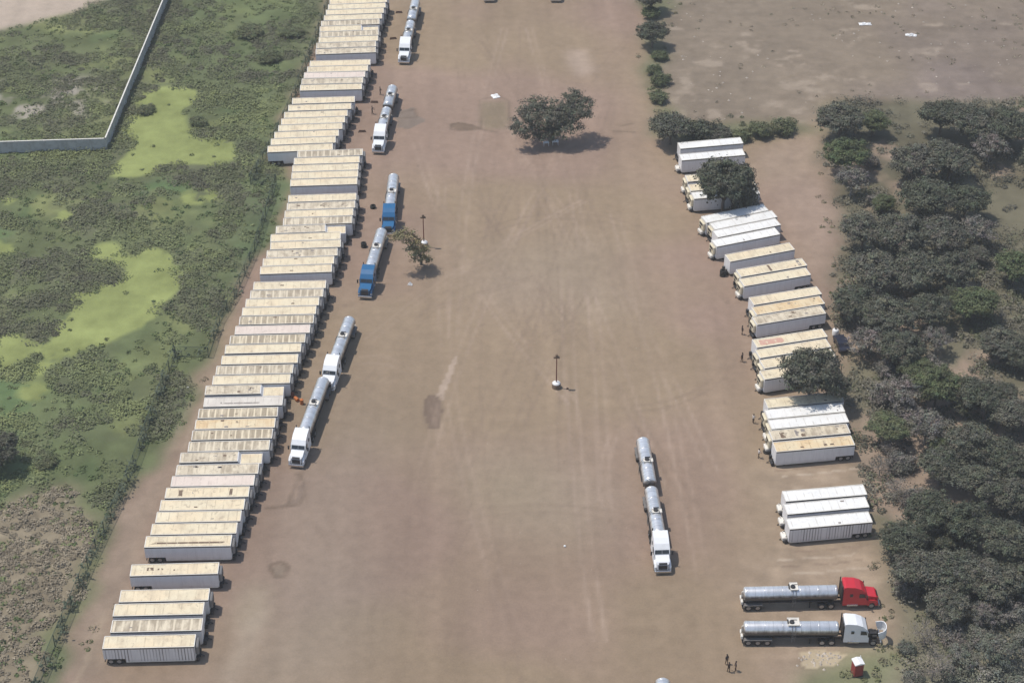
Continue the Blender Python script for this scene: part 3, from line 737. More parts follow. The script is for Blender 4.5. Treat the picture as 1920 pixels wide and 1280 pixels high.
# ------------------------------------------------------------------ trees
def tree_meshes(key, seed, lobes, Rr, Hc, Hv, lobe_r, leaves, leafsize, trunk_h, trunk_r, bark='bark', flat=1.0, spread=0.8, droop=0.0):
    rng = np.random.default_rng(seed)
    mb = MB(); C0 = []
    if isinstance(lobes, int):
        for i in range(lobes):
            a = 2.399963 * i + rng.uniform(-.4, .4); q = math.sqrt((i + 0.5) / lobes) * Rr * spread
            z = Hc + Hv * (1 - (q / Rr) ** 2) * rng.uniform(0.3, 1.0) - Hv * 0.45 * rng.random()
            C0.append((math.cos(a) * q, math.sin(a) * q, z, rng.uniform(*lobe_r)))
    else: C0 = lobes
    mb.path([(0, 0, -0.3), (rng.uniform(-.15, .15), rng.uniform(-.15, .15), trunk_h * 0.55), (rng.uniform(-.3, .3), rng.uniform(-.3, .3), trunk_h)], [trunk_r * 1.25, trunk_r, trunk_r * 0.8], 8)
    top = Vector((0, 0, trunk_h))
    for (x, y, z, r) in C0:
        e = Vector((x, y, z - r * 0.15)); m = top.lerp(e, 0.55) + Vector((rng.uniform(-.4, .4), rng.uniform(-.4, .4), rng.uniform(-.1, .5)))
        mb.path([top - Vector((0, 0, rng.uniform(0, trunk_h * 0.3))), m, e], [trunk_r * 0.5, trunk_r * 0.28, trunk_r * 0.10], 5)
    trunk = mb.mesh(key + '_trunk', M[bark])
    P, N, S, Cc = [], [], [], []
    for (x, y, z, r) in C0:
        q = r / float(np.mean(lobe_r)); ns = max(5, int(15 * q * q * leaves / 330))
        d = rng.normal(size=(ns, 3)); d[:, 2] = d[:, 2] * 0.8 + 0.22; d /= np.linalg.norm(d, axis=1, keepdims=True)
        c = d * (r * rng.uniform(0.45, 1.22, (ns, 1))) * np.array([1, 1, 0.72 * flat]) + np.array([x, y, z])   # each spray of twigs
        c[:, 2] -= droop * np.maximum(0, np.hypot(d[:, 0], d[:, 1]) - .3) * r
        k = 42; g = rng.normal(size=(ns, k, 3))
        sp = rng.uniform(0.20, 0.40, (ns, 1, 1)) * np.array([1, 1, 0.6])
        p = (c[:, None] + g * sp + d[:, None] * np.abs(g[..., :1]) * 0.18).reshape(-1, 3)
        P.append(p); N.append((d[:, None] * 0.55 + np.array([0, 0, 0.75]) + g * 0.35 + rng.normal(0, 0.45, (ns, k, 3))).reshape(-1, 3))
        S.append(rng.uniform(leafsize[0] * 0.55, leafsize[1] * 0.62, ns * k))
        Cc.append((rng.uniform(0.70, 1.30, (ns, 1, 1)) * rng.uniform(0.6, 1.35, (ns, k, 1)) * np.array([1.0, 1.0, 1.0]) * (1 + rng.normal(0, 0.05, (ns, 1, 3)))).reshape(-1, 3))
    P, N, S, Cc = map(np.concatenate, (P, N, S, Cc))
    crown = leaf_mesh(key + '_crown', P, N, S, Cc, M['leaf_dark'], rng)
    return crown, trunk
VAR = {}
for i in range(4):
    VAR['full%d' % i] = tree_meshes('full_tree%d' % i, 40 + i, 30 + 2 * i, 4.8, 4.9, 2.8, (0.75, 1.6), 330, (0.13, 0.32), 2.6, 0.26)
for i in range(2):
    VAR['thin%d' % i] = tree_meshes('thin_tree%d' % i, 60 + i, 17, 4.2, 4.4, 2.2, (0.9, 1.5), 170, (0.13, 0.28), 2.2, 0.2, 'pale_bark')
for i in range(2):
    VAR['bush%d' % i] = tree_meshes('bush%d' % i, 70 + i, 16, 2.8, 1.5, 1.6, (0.7, 1.3), 300, (0.14, 0.30), 0.9, 0.14)
def bare_tree(seed):
    rnd = random.Random(seed); mb = MB()
    def grow(p, d, L, r, dep):
        q = p + d * L
        mb.tube(p, q, r, r * 0.68, 5, 0, caps=False)
        if dep == 0: return
        for _ in range(3 if dep > 1 else 4):
            e = (d + Vector((rnd.gauss(0, .55), rnd.gauss(0, .55), rnd.gauss(0.05, .3)))).normalized()
            grow(q, e, L * rnd.uniform(.6, .85), r * 0.6, dep - 1)
    grow(Vector((0, 0, -0.2)), Vector((rnd.gauss(0, .1), rnd.gauss(0, .1), 1)), 1.6, 0.19, 5)
    trunk = mb.mesh('bare_trunk%d' % seed, M['pale_bark'])
    rng = np.random.default_rng(seed); n = 900
    d = rng.normal(size=(n, 3)); d[:, 2] = np.abs(d[:, 2]); d /= np.linalg.norm(d, axis=1, keepdims=True)
    P = d * rng.uniform(1.2, 3.9, (n, 1)) * np.array([1, 1, 0.8]) + np.array([0, 0, 2.0])
    return leaf_mesh('bare_crown%d' % seed, P, d + rng.normal(0, .6, (n, 3)), rng.uniform(0.05, 0.13, n), np.ones((n, 3)) * rng.uniform(.7, 1.3, (n, 1)), M['twig'], rng), trunk
VAR['bare0'], VAR['bare1'] = bare_tree(81), bare_tree(82)
USED = {}
RR = random.Random(17)
def tree(u, v, rpx, kind, label, group=None, mat='leaf_dark', cz=None, squash=1.0, name='tree', cat='tree'):
    """crown centre seen at (u, v), crown radius rpx photo pixels"""
    base_r = {'f': 5.0, 't': 4.8, 'b': 3.3, 'd': 3.6}[{'full': 'f', 'thin': 't', 'bush': 'b', 'bare': 'd'}[kind[:4]][0]]
    zc = {'full': 5.0, 'thin': 4.2, 'bush': 1.6, 'bare': 3.0}[kind[:4]]
    s = 1.0
    for _ in range(4):
        p = at(u, v, (cz if cz else zc * s * squash))
        dep = p.y * math.cos(PITCH) + (CAM_H - p.z) * math.sin(PITCH)
        s = rpx * dep / F_PX / base_r
    sz = (cz / zc) if cz else s * squash
    loc = (p.x, p.y, 0)
    rz = RR.uniform(0, 6.28)
    root = empty(name, loc, rz, label, cat, group)
    crown, trunk = VAR[kind]
    root.scale = (s * RR.uniform(.92, 1.08), s * RR.uniform(.92, 1.08), sz)
    c = put('crown', crown, root); t_ = put('trunk', trunk, root)
    m = 'twig' if kind.startswith('bare') else mat
    c.material_slots[0].link = 'OBJECT'; c.material_slots[0].material = M[m]
    return root
WG = 'trees crowded in the wood right of the yard'
DK = 'dark grey-green broad tree crowded among others in the wood right of the yard'
MD = 'lighter green tree crowded among others in the wood right of the yard'
TH = 'thin-leaved grey tree with pale limbs crowded in the wood right of the yard'
wood = [
 (1578,222,46,'full0',DK),(1588,290,44,'full1',MD),(1598,335,42,'thin0',TH),(1768,215,46,'full2',DK),(1828,228,50,'full3',DK),(1893,235,50,'full0',DK),(1716,305,48,'full1',DK),
 (1783,300,52,'full2',DK),(1858,275,42,'thin1',TH),(1740,368,56,'full3',DK),(1812,375,46,'full0',DK),(1690,440,56,'full1',DK),(1620,432,46,'full2',DK),(1765,440,52,'full3',DK),(1834,432,44,'thin0',TH),
 (1636,505,54,'full0',DK),(1716,512,56,'full2',DK),(1790,505,48,'full1',DK),(1606,566,48,'full3',DK),(1668,592,56,'full0',DK),(1742,582,46,'full2',DK),(1628,642,44,'thin1',TH),(1690,655,48,'full1',DK),
 (1756,636,38,'thin0',TH),(1905,500,44,'full2',MD),(1828,566,46,'full3',MD),(1880,642,44,'full0',DK),(1690,735,46,'thin1',TH),(1758,722,50,'full1',MD),(1838,742,50,'full2',DK),(1898,775,44,'full3',DK),
 (1664,800,42,'full0',MD),(1738,800,50,'thin0',TH),(1820,832,54,'full1',DK),(1893,860,48,'full2',DK),(1768,872,48,'full3',DK),(1835,905,54,'full0',DK),(1905,930,48,'full1',DK),
 (1742,958,54,'full2',DK),(1694,1008,46,'full3',DK),(1812,980,56,'full1',DK),(1884,1012,56,'full0',DK),(1726,1068,56,'full2',DK),(1794,1068,56,'full3',DK),(1862,1090,54,'full1',DK),(1915,1085,46,'full0',DK),
 (1774,1136,48,'full2',DK),(1846,1150,36,'thin1',TH),(1960,300,50,'full1',DK),(1960,860,55,'full2',DK),(1965,1040,55,'full3',DK),(1960,650,50,'full0',DK)]
clear = [gpoly(q) for q in ([(1632,195),(1712,190),(1700,250),(1650,270)], [(1640,345),(1690,350),(1650,395),(1615,400)], [(1872,300),(2000,300),(2000,470),(1890,470),(1862,400)], [(1786,590),(1850,590),(1872,720),(1800,690)],
    [(1600,680),(1660,690),(1660,770),(1606,770)], [(1690,1140),(2000,1110),(2000,1400),(1690,1400)], [(1600,850),(1720,850),(1730,970),(1650,1030)])]
edge = gpoly([(1582,500),(1900,420),(2010,480),(2010,1110),(1720,1130),(1672,1020),(1640,900),(1612,780),(1585,640)])
edge2 = gpoly([(1560,215),(2010,205),(2010,420),(1700,430),(1590,430)])
placed = [tuple(at(u, v, 5)[:2]) for u, v, *_ in wood]
ri = random.Random(77); tries = 0; n_in = 0
while n_in < 12 and tries < 4000:
    tries += 1
    u, v = ri.uniform(1570, 1990), ri.uniform(205, 1120); q = at(u, v, 5); a_ = np.array([q.x]); b_ = np.array([q.y])
    if not (inpoly(a_, b_, edge)[0] or inpoly(a_, b_, edge2)[0]) or any(inpoly(a_, b_, c)[0] for c in clear): continue
    if min((q.x - s[0]) ** 2 + (q.y - s[1]) ** 2 for s in placed) < 4.2 ** 2: continue
    placed.append((q.x, q.y)); n_in += 1
    wood.append((u, v, ri.uniform(24, 36) * (0.8 + 0.3 * v / 1000), ri.choice(['full0', 'full1', 'full2', 'full3', 'thin0']), ri.choice([DK, DK, MD])))
for (u, v, r, k, lab) in wood:
    tree(u, v, r * 0.98, k, lab, WG, 'leaf_mid' if lab is MD else ('leaf_dry' if lab is TH else 'leaf_dark'))
tree(1690,915,36,'bare0','brown leafless shrub at the wood edge beside the three white trailers','bare trees','twig',name='bare_tree')
tree(1652,872,30,'bare1','small brown leafless bush behind the five-trailer right block','bare trees','twig',name='bare_tree')
for (u, v, r, lab) in ((1655,742,30,'dry grey bush right of the middle shade tree, among pale brush'),(1700,770,34,'dry grey bush in the middle of the pale brush right of the shade tree'),(1745,690,32,'dry grey bush at the upper edge of the pale brush'),(1660,690,26,'small dry grey bush nearest the dark parked car'),
    (1690,870,30,'dry grey bush between the two leafless brown shrubs and the wood'),(1715,935,28,'dry grey bush below the leafless shrub at the wood edge'),(1700,1105,26,'dry grey bush at the wood edge above the open-hood truck'),(1790,1190,34,'dry grey bush at the upper end of the pale thicket at lower right'),(1900,1150,34,'dry grey bush at the right edge of the lower right thicket'),(1630,300,22,'small dry bush in the grassy gap of the upper wood'),(1645,375,22,'small dry bush by the green gap in the upper wood')):
    tree(u, v, r, ri.choice(['bush0', 'bush1']), lab, 'dry grey bushes', 'leaf_dry', name='bush', cat='bush')
tree(1672,838,26,'bare0','small grey leafless bush above the brown bush by the wood edge','bare trees','twig',name='bare_tree')
tree(1738,1185,44,'bare1','pale leafless tree right of the white truck with the open hood','bare trees','twig',name='bare_tree')
tree(1752,1245,50,'bare0','big pale forked leafless tree near the bottom right corner','bare trees','twig',name='bare_tree')
tree(1808,1232,40,'thin0','thin pale green tree right of the forked leafless tree','pale trees at the bottom right',mat='leaf_pale')
tree(1872,1222,50,'thin1','pale grey-green spreading tree at the bottom right corner','pale trees at the bottom right',mat='leaf_pale')
tree(1850,1282,44,'bush0','pale green bush cut by the bottom edge at right','pale trees at the bottom right',mat='leaf_pale',name='bush',cat='bush')
tree(1915,1290,40,'bush1','yellow-green bush in the bottom right corner of the photo','pale trees at the bottom right',mat='leaf_pale',name='bush',cat='bush')
tree(1224,62,30,'full1','round dark tree standing alone on the upper right edge of the yard',None,'leaf_dark')
tree(1222,-4,30,'full2','dark tree on the yard edge cut by the top of the photo',None,'leaf_dark')
tree(1258,236,40,'full3','dark bushy tree just left above the two uppermost right trailers',None,'leaf_dark')
tree(1310,244,34,'bush0','low dark bush behind the uppermost white trailer on the right','bushes along the field edge',name='bush',cat='bush')
tree(1350,250,26,'bush1','dark bush behind the rear of the uppermost right trailer','bushes along the field edge',name='bush',cat='bush')
tree(1425,243,26,'bush1','mid green bush in the hedge right of the uppermost trailer','bushes along the field edge','leaf_mid',name='bush',cat='bush')
tree(1470,238,26,'bush0','green bush at the right end of the hedge below the field','bushes along the field edge','leaf_mid',name='bush',cat='bush')
tree(1240,150,20,'bush0','low green bush on the yard edge halfway down the hedge','bushes along the field edge','leaf_mid',name='bush',cat='bush')
tree(1238,105,16,'bush1','small green bush below the lone round tree on the yard edge','bushes along the field edge','leaf_mid',name='bush',cat='bush')
for (u, v, r, lab) in ((1228,132,17,'green bush in the strip between the two lowest hedge bushes of the yard edge'),(1234,182,19,'green bush on the yard edge above the dark bushy tree'),(1222,24,20,'green bush between the two trees at the top of the yard edge'),(1388,254,20,'dark bush touching the rear of the uppermost right trailer')):
    tree(u, v, r, 'bush1' if u % 4 else 'bush0', lab, 'bushes along the field edge', 'leaf_mid', name='bush', cat='bush')
tree(1360,338,58,'full0','dark shade tree over the upper right trailers',None,'leaf_dark',cz=7.0)
tree(1395,372,26,'bush0','dark bush under the shade tree at the upper right trailers',None,'leaf_dark',cz=3.4,name='bush',cat='bush')
tree(1520,700,60,'full2','dark shade tree spreading over the middle right trailers',None,'leaf_dark',cz=6.4)
tree(1566,722,30,'full3','smaller dark tree beside the shade tree over the middle right trailers',None,'leaf_dark',cz=4.6)
tree(-6,840,44,'full1','dark tree cut by the left edge of the photo above the dry grass',None,'leaf_dark')
for (u, v, r, lab) in ((1790,1262,30,'pale bush between the forked leafless tree and the bottom edge'),(1830,1190,28,'pale bush above the spreading pale tree at lower right'),(1925,1190,30,'pale bush at the right edge of the lower right thicket'),(1715,1272,22,'small pale bush left of the forked leafless tree'),(1700,1215,20,'small pale bush at the lawn edge right of the open-hood truck')):
    tree(u, v, r, 'bush0' if u % 2 else 'bush1', lab, 'pale trees at the bottom right', 'leaf_pale', name='bush', cat='bush')
# bushes that stand out of the marsh growth
for (u, v, r, m, lab) in [(372,228,20,'leaf_mid','small bush on the right shore of the pale green pond'),(275,205,20,'leaf_mid','low bush in the angle between the concrete wall and the pond'),
    (470,58,30,'leaf_mid','broad green bush high in the marsh near the top edge'),(505,105,28,'leaf_mid','yellow-green bush beside the upper wire fence'),(545,60,24,'leaf_mid','green bush against the fence near the top edge'),
    (85,860,26,'leaf_mid','bright green bush in the lower left marsh')]:
    tree(u, v, r, 'bush0' if RR.random() < .5 else 'bush1', lab, 'bushes in the marsh', m, name='bush', cat='bush', squash=0.55)

# the tree standing alone in the yard: two uneven lobed halves on several stems
def px_lobes(base, L, k=1.0):
    out = []
    for (u, v, z, r) in L:
        p = at(u, v, z); out.append((p.x - base.x, p.y - base.y, z, r * k))
    return out
b0 = at(1036, 268)
lob = px_lobes(b0, [(978,222,5.6,1.5),(990,205,6.6,1.5),(1008,195,7.2,1.5),(1025,198,7.2,1.4),(1000,222,6.0,1.3),(1036,208,6.8,1.4),(1050,212,6.4,1.5),(1062,190,7.8,1.5),(1080,186,8.0,1.6),(1094,198,7.4,1.5),(1088,212,6.6,1.4),(1070,205,7.0,1.4),(1030,224,5.6,1.3),(1052,228,5.2,1.2),(966,240,4.4,1.0),(982,240,4.6,1.1),(1098,216,6.2,1.0),(1076,178,8.4,1.0),(1015,232,5.0,1.3),(1000,240,4.2,1.1),(1042,236,4.6,1.3),(1066,224,5.4,1.2),(1020,250,3.2,1.1),(1004,256,2.6,0.9),(985,250,3.4,1.1),(1056,246,3.8,1.2),(1076,236,4.4,1.2),(1036,252,3.0,1.1),(1010,208,6.4,1.4),(1040,222,5.8,1.4),(1066,206,6.8,1.5)], 1.15)
VAR['yard'] = tree_meshes('yard_tree', 91, lob, 5, 6, 2, (1.0, 1.8), 420, (0.13, 0.27), 3.0, 0.30)
r_ = empty('tree', b0, 0, 'spreading shade tree standing alone in the middle of the dirt yard', 'tree')
for nm, me in zip(('crown', 'trunk'), VAR['yard']):
    o = put(nm, me, r_)
# the leaning tan tree beside the blue trucks
b1 = at(789, 496)
lob = px_lobes(b1, [(738,443,7.4,0.9),(748,440,7.8,1.1),(760,436,8.0,1.1),(770,440,7.6,1.1),(778,450,6.6,1.1),(785,460,5.4,1.0),(792,466,4.6,0.9),(772,462,5.0,0.9),(800,470,3.6,0.8),(778,476,3.0,0.9),(790,482,2.2,0.9),(765,448,6.6,0.7),(799,484,1.4,0.8)], 0.72)
VAR['lean'] = tree_meshes('leaning_tree', 93, lob, 3, 6, 2, (0.8, 1.2), 330, (0.13, 0.28), 2.0, 0.22, droop=0.5)
r_ = empty('tree', b1, 0, 'olive-tan leaning tree arching over the nose of the upper blue truck', 'tree')
for nm, me in zip(('crown', 'trunk'), VAR['lean']):
    o = put(nm, me, r_)
    if nm == 'crown': o.material_slots[0].link = 'OBJECT'; o.material_slots[0].material = M['leaf_tan']

# ------------------------------------------------------------------ semi-trailers parked in rows
TRAILERS = [
  ('A',0,-32.91,377.28,0.0866,'c'),('A',1,-33.05,374.76,0.0767,'c'),('A',2,-33.3,372.23,0.0786,'c'),('A',3,-33.53,369.59,0.0742,'c'),
  ('A',4,-33.91,367.05,0.081,'r'),('A',5,-34.0,364.53,0.0849,'cD'),('A',6,-33.82,362.04,0.0848,'r'),('A',7,-33.78,359.53,0.0734,'c'),
  ('A',8,-34.07,357.0,0.0735,'d'),('A',9,-33.99,354.37,0.0796,'d'),('B',0,-34.77,349.1,0.0565,'c'),('B',1,-35.09,346.58,0.0542,'c'),
  ('B',2,-35.51,344.05,0.048,'p'),('B',3,-35.76,341.53,0.0523,'d'),('B',4,-35.84,338.91,0.0496,'c'),('C',0,-36.91,333.63,0.0686,'c'),
  ('C',1,-37.4,330.85,0.0685,'c'),('C',2,-37.94,328.1,0.073,'c'),('C',3,-38.26,325.55,0.075,'c'),('C',4,-38.58,323.02,0.0774,'c'),
  ('C',5,-39.08,320.4,0.0774,'c'),('C',6,-39.49,317.86,0.0789,'c'),('C',7,-39.83,315.19,0.0827,'c'),('D',0,-34.06,313.23,0.0706,'r'),
  ('D',1,-34.48,310.63,0.0642,'c'),('D',2,-34.52,308.01,0.0636,'c'),('D',3,-34.43,305.47,0.0654,'c'),('D',4,-34.42,302.91,0.0619,'c'),
  ('E',0,-34.25,297.48,0.0671,'c'),('E',1,-34.27,294.81,0.0707,'d'),('E',2,-34.44,292.24,0.0686,'c'),('E',3,-34.47,289.73,0.0625,'r'),
  ('E',4,-35.49,287.16,0.0715,'dD'),('E',5,-36.16,284.47,0.0686,'c'),('E',6,-35.94,281.98,0.0725,'c'),('E',7,-36.31,279.32,0.0675,'d'),
  ('E',8,-36.72,276.79,0.0657,'c'),('E',9,-36.92,274.27,0.0615,'c'),('F',0,-37.55,269.49,0.046,'c'),('F',1,-37.8,266.97,0.0485,'r'),
  ('F',2,-38.3,264.45,0.0495,'c'),('F',3,-38.59,261.94,0.0455,'c'),('F',4,-38.77,259.36,0.0436,'l'),('F',5,-39.15,256.64,0.0435,'p'),
  ('F',6,-39.69,253.96,0.0433,'l'),('F',7,-40.15,251.37,0.0452,'c'),('F',8,-40.38,248.45,0.0392,'c'),('F',9,-40.91,245.71,0.0393,'r'),
  ('F',10,-41.13,243.13,0.0406,'c'),('F',11,-41.96,240.51,0.0394,'dD'),('F',12,-41.78,237.46,0.0386,'cs'),('F',13,-42.27,234.62,0.0419,'l'),
  ('F',14,-42.4,231.91,0.0417,'o'),('F',15,-42.55,229.28,0.0398,'l'),('F',16,-42.72,226.53,0.0384,'r'),('F',17,-43.61,223.94,0.0424,'dD'),
  ('G',0,-43.78,221.0,0.0319,'d'),('G',1,-44.12,218.39,0.0266,'p'),('G',2,-44.61,215.77,0.0298,'ch'),('G',3,-44.98,212.98,0.0281,'c'),
  ('G',4,-45.19,210.41,0.0297,'c'),('G',5,-45.48,207.79,0.0279,'c'),('G',6,-45.95,205.13,0.0263,'cs'),('H',0,-47.07,199.3,0.0405,'co'),
  ('I',0,-47.72,194.06,0.0327,'c'),('I',1,-48.11,191.34,0.0325,'c'),('I',2,-47.91,188.23,0.0347,'r'),('I',3,-48.46,185.18,0.0323,'cz'),
  ('J',0,37.48,316.99,3.3093,'w'),('J',1,37.43,312.69,3.308,'w'),('K',0,38.02,305.03,3.2944,'c'),('K',1,38.32,301.77,3.2943,'c'),
  ('K',2,38.74,299.06,3.2921,'w'),('L',0,39.78,292.15,3.495,'w'),('L',1,41.1,289.95,3.4905,'w'),('L',2,41.41,287.38,3.4836,'w'),
  ('L',3,40.96,284.37,3.4795,'w'),('M',0,42.93,279.58,3.4605,'c'),('N',0,44.44,274.8,3.4341,'cn'),('N',1,44.72,271.95,3.4308,'c'),
  ('P',0,45.82,266.32,3.4117,'c'),('P',1,45.98,263.48,3.4173,'o'),('P',2,45.79,260.67,3.4131,'d'),('Q',0,45.16,254.21,3.3948,'cr'),
  ('Q',1,45.36,251.4,3.3959,'c'),('Q',2,45.78,248.65,3.4013,'c'),('Q',3,45.49,245.71,3.3976,'c'),('S',0,45.46,237.83,3.2974,'c'),
  ('S',1,45.25,235.11,3.2916,'w'),('S',2,45.52,232.56,3.2889,'w'),('S',3,45.36,229.88,3.285,'dh'),('S',4,45.61,227.04,3.2801,'o'),
  ('T',0,45.75,215.63,3.2712,'w'),('T',1,45.65,212.82,3.2771,'w'),('T',2,45.62,209.56,3.2702,'wz'),
]

L2, HW, ZB, ZT, ZR = 6.1, 1.19, 0.42, 2.94, 1.02
def m_body(drop):
    """low box body with a raised tail over the wheels"""
    mb = MB(); low = [(-L2, ZR), (-3.3, ZR), (-3.25, ZB), (L2 - 0.12, ZB), (L2, ZB + 0.14)]
    if drop:
        xs = 2.6; zf = ZT - 0.5
        mb.prism_y(low + [(L2, zf), (xs + 0.3, zf), (xs, ZT), (-L2, ZT)], -HW, HW)
    else:
        mb.prism_y(low + [(L2, ZT - 0.06), (L2 - 0.06, ZT), (-L2, ZT)], -HW, HW)
    return mb.mesh('trailer_body', M['side'])
def m_rails(drop):
    mb = MB(); xs = 2.6 if drop else L2; z = ZT
    for s in (-1, 1):
        mb.box(-L2 + .02, xs - 0.02, s * HW - (0.10 if s > 0 else -0.004), s * HW + (0.004 if s > 0 else 0.10) - (0.0), z - 0.10, z + 0.05) if s > 0 else mb.box(-L2 + .02, xs - 0.02, -HW - 0.004, -HW + 0.10, z - 0.10, z + 0.05)
        mb.box(-3.2, L2 - 0.2, *( (HW - 0.05, HW + 0.02) if s > 0 else (-HW - 0.02, -HW + 0.05) ), ZB - 0.05, ZB + 0.10)
    mb.box(-L2 - 0.02, -L2 + 0.10, -HW + .1, HW - .1, z - 0.05, z + 0.046)
    if not drop: mb.box(L2 - 0.10, L2 + 0.012, -HW + .1, HW - .1, z - 0.05, z + 0.046)
    me = mb.mesh('trailer_rails', [M['rail'], M['gap_shade']])
    for f in me.polygons:
        if abs(f.normal.y) > 0.7 and f.center.z > 1.0: f.material_index = 1  # outer rail faces painted dark as gap shade
    return me
def m_gap_strip(drop, s):
    mb = MB(); xs = 2.6 if drop else L2
    mb.box(-L2 + .03, xs - .03, *((HW - .02, HW + .012) if s > 0 else (-HW - .012, -HW + .02)), ZT - 0.20, ZT - 0.101)  # added dark strip that draws the shaded line between neighbouring roofs
    return mb.mesh('roof_edge', M['gap_shade'])  # added strip standing in for gap shade, not a part of the roof
def m_roof(x0, x1, z):
    mb = MB(); n, k = 24, 6; vs, fs = [], []
    for i in range(n + 1):
        for j in range(k + 1):
            y = -1 + 2 * j / k
            vs.append((x0 + (x1 - x0) * i / n, y * (HW - 0.101), z + 0.02 * (1 - y * y) + 0.006 * math.sin(i * 2.1 + j)))
    for i in range(n):
        for j in range(k): fs.append((i * (k + 1) + j, (i + 1) * (k + 1) + j, (i + 1) * (k + 1) + j + 1, i * (k + 1) + j + 1))
    mb.add(vs, fs, 0, True)
    return mb.mesh('trailer_roof', M['roof_c'])
def m_unit():
    mb = MB(); mb.rbox(L2 + 0.015, L2 + 0.48, -0.92, 0.92, 1.15, 2.72, 0.12)
    return mb.mesh('cooling_unit', M['unit'])
def m_grille():
    mb = MB(); mb.box(L2 + 0.46, L2 + 0.495, -0.62, 0.62, 2.0, 2.5); mb.box(L2 + 0.46, L2 + 0.495, -0.6, 0.1, 1.35, 1.8)
    return mb.mesh('unit_grille', M['black'])
def m_genset():
    mb = MB(); mb.rbox(L2 + 0.05, L2 + 0.8, -0.7, 0.7, 0.35, 1.0, 0.1)
    mb.tube((L2 + 0.5, -0.4, 1.07), (L2 + 0.5, -0.4, 1.3), 0.06)
    return mb.mesh('generator_box', M['rail'])
def m_chassis():
    mb = MB()
    for y in (-0.5, 0.5): mb.box(-L2 + 0.2, -3.4, y - 0.06, y + 0.06, 0.72, ZR - 0.002)
    mb.box(-L2 + 0.02, -L2 + 0.14, -1.1, 1.1, 0.45, 0.58)
    for y in (-0.7, 0.7): mb.box(-L2 + 0.03, -L2 + 0.13, y - .04, y + .04, 0.58, ZR - 0.002)
    for x in (-5.25, -4.15): mb.tube((x, -1.0, 0.48), (x, 1.0, 0.48), 0.08, n=8)
    return mb.mesh('trailer_chassis', M['black'])
def m_leg():
    mb = MB(); mb.box(-0.07, 0.07, -0.07, 0.07, 0.08, ZB - 0.002); mb.box(-0.17, 0.17, -0.15, 0.15, 0.0, 0.08)
    return mb.mesh('landing_leg', M['black'])
def m_coupling():
    mb = MB(); mb.box(L2 - 0.9, L2 + 0.55, -0.35, 0.35, 0.28, ZB - 0.003); mb.box(L2 + 0.02, L2 + 0.4, -1.0, -0.6, 0.1, 0.8); mb.tube((L2 + 0.2, 0.5, 0.05), (L2 + 0.2, 0.5, 1.1), 0.07, n=6)
    mb.tube((L2 + 0.5, 0, 0.35), (L2 + 1.0, 0, 0.08), 0.07, n=6); mb.tube((L2 + .28, .95, .35), (L2 + .28, .35, .35), .28, n=10)
    return mb.mesh('coupling_gear', M['black'])
def m_tyre(r, w):
    mb = MB(); vs, fs = [], []; prof = [(-w, r * .62), (-w, r * .9), (-w * .8, r), (w * .8, r), (w, r * .9), (w, r * .62)]; n = 18
    for y, q in prof:
        for i in range(n):
            a = 2 * math.pi * i / n; vs.append((math.cos(a) * q, y, math.sin(a) * q))
    for k in range(5):
        for i in range(n): fs.append((k * n + i, k * n + (i + 1) % n, (k + 1) * n + (i + 1) % n, (k + 1) * n + i))
    mb.add(vs, fs, 0, True)
    return mb.mesh('tyre', M['rubber'])
def m_rim(r, w):
    mb = MB(); mb.tube((0, -w * .86, 0), (0, w * .86, 0), r * .63, n=16, smooth=False); mb.tube((0, -w * 1.02, 0), (0, w * 1.02, 0), r * .2, n=8)
    return mb.mesh('rim', M['hub'])
def m_door():
    mb = MB()
    for y0, y1 in ((-1.12, -0.02), (0.02, 1.12)): mb.box(-L2 - 0.035, -L2 + 0.01, y0, y1, ZR + 0.06, ZT - 0.14)
    for y in (-0.75, -0.3, 0.3, 0.75): mb.tube((-L2 - 0.06, y, ZR + .1), (-L2 - 0.06, y, ZT - .2), 0.022, n=5)
    return mb.mesh('rear_doors', M['rail'])
def wheel(parent, x, y, r=0.5, w=0.27, steer=0.0):
    o = put('wheel', cached(('tyre', r, w), lambda: m_tyre(r, w)), parent, (x, y, r), steer)
    put('rim', cached(('rim', r, w), lambda: m_rim(r, w)), o)
    return o
def patch(parent, quad, m, seed, z=ZT + 0.034):
    """torn or stained piece of roof sheet with a ragged outline, laid on the roof"""
    rnd = random.Random(seed); mb = MB(); pts = []
    x0, x1, y0, y1 = quad; n = 16
    for i in range(n):
        a = 2 * math.pi * i / n; k = max(abs(math.cos(a)), abs(math.sin(a)))
        pts.append(((x0 + x1) / 2 + (x1 - x0) / 2 * math.cos(a) / k * rnd.uniform(.8, 1), (y0 + y1) / 2 + (y1 - y0) / 2 * math.sin(a) / k * rnd.uniform(.78, 1), z))
    mb.add(pts + [(p[0], p[1], z - 0.02) for p in pts], [tuple(range(n))] + [(i, (i + 1) % n, n + (i + 1) % n, n + i) for i in range(n)])
    return put('roof_patch', mb.mesh('roof_patch', M[m]), parent)
LOOK = {'c': 'plain cream-roofed', 'w': 'white-roofed', 'r': 'worn grey-ribbed', 'l': 'ladder-patterned', 'd': 'dirty patchy', 'o': 'orange-mottled', 'p': 'pinkish faded'}
ORD = ['first', 'second', 'third', 'fourth', 'fifth', 'sixth', 'seventh', 'eighth', 'ninth', 'tenth', 'eleventh', 'twelfth', 'thirteenth', 'fourteenth', 'fifteenth', 'sixteenth', 'seventeenth', 'eighteenth']
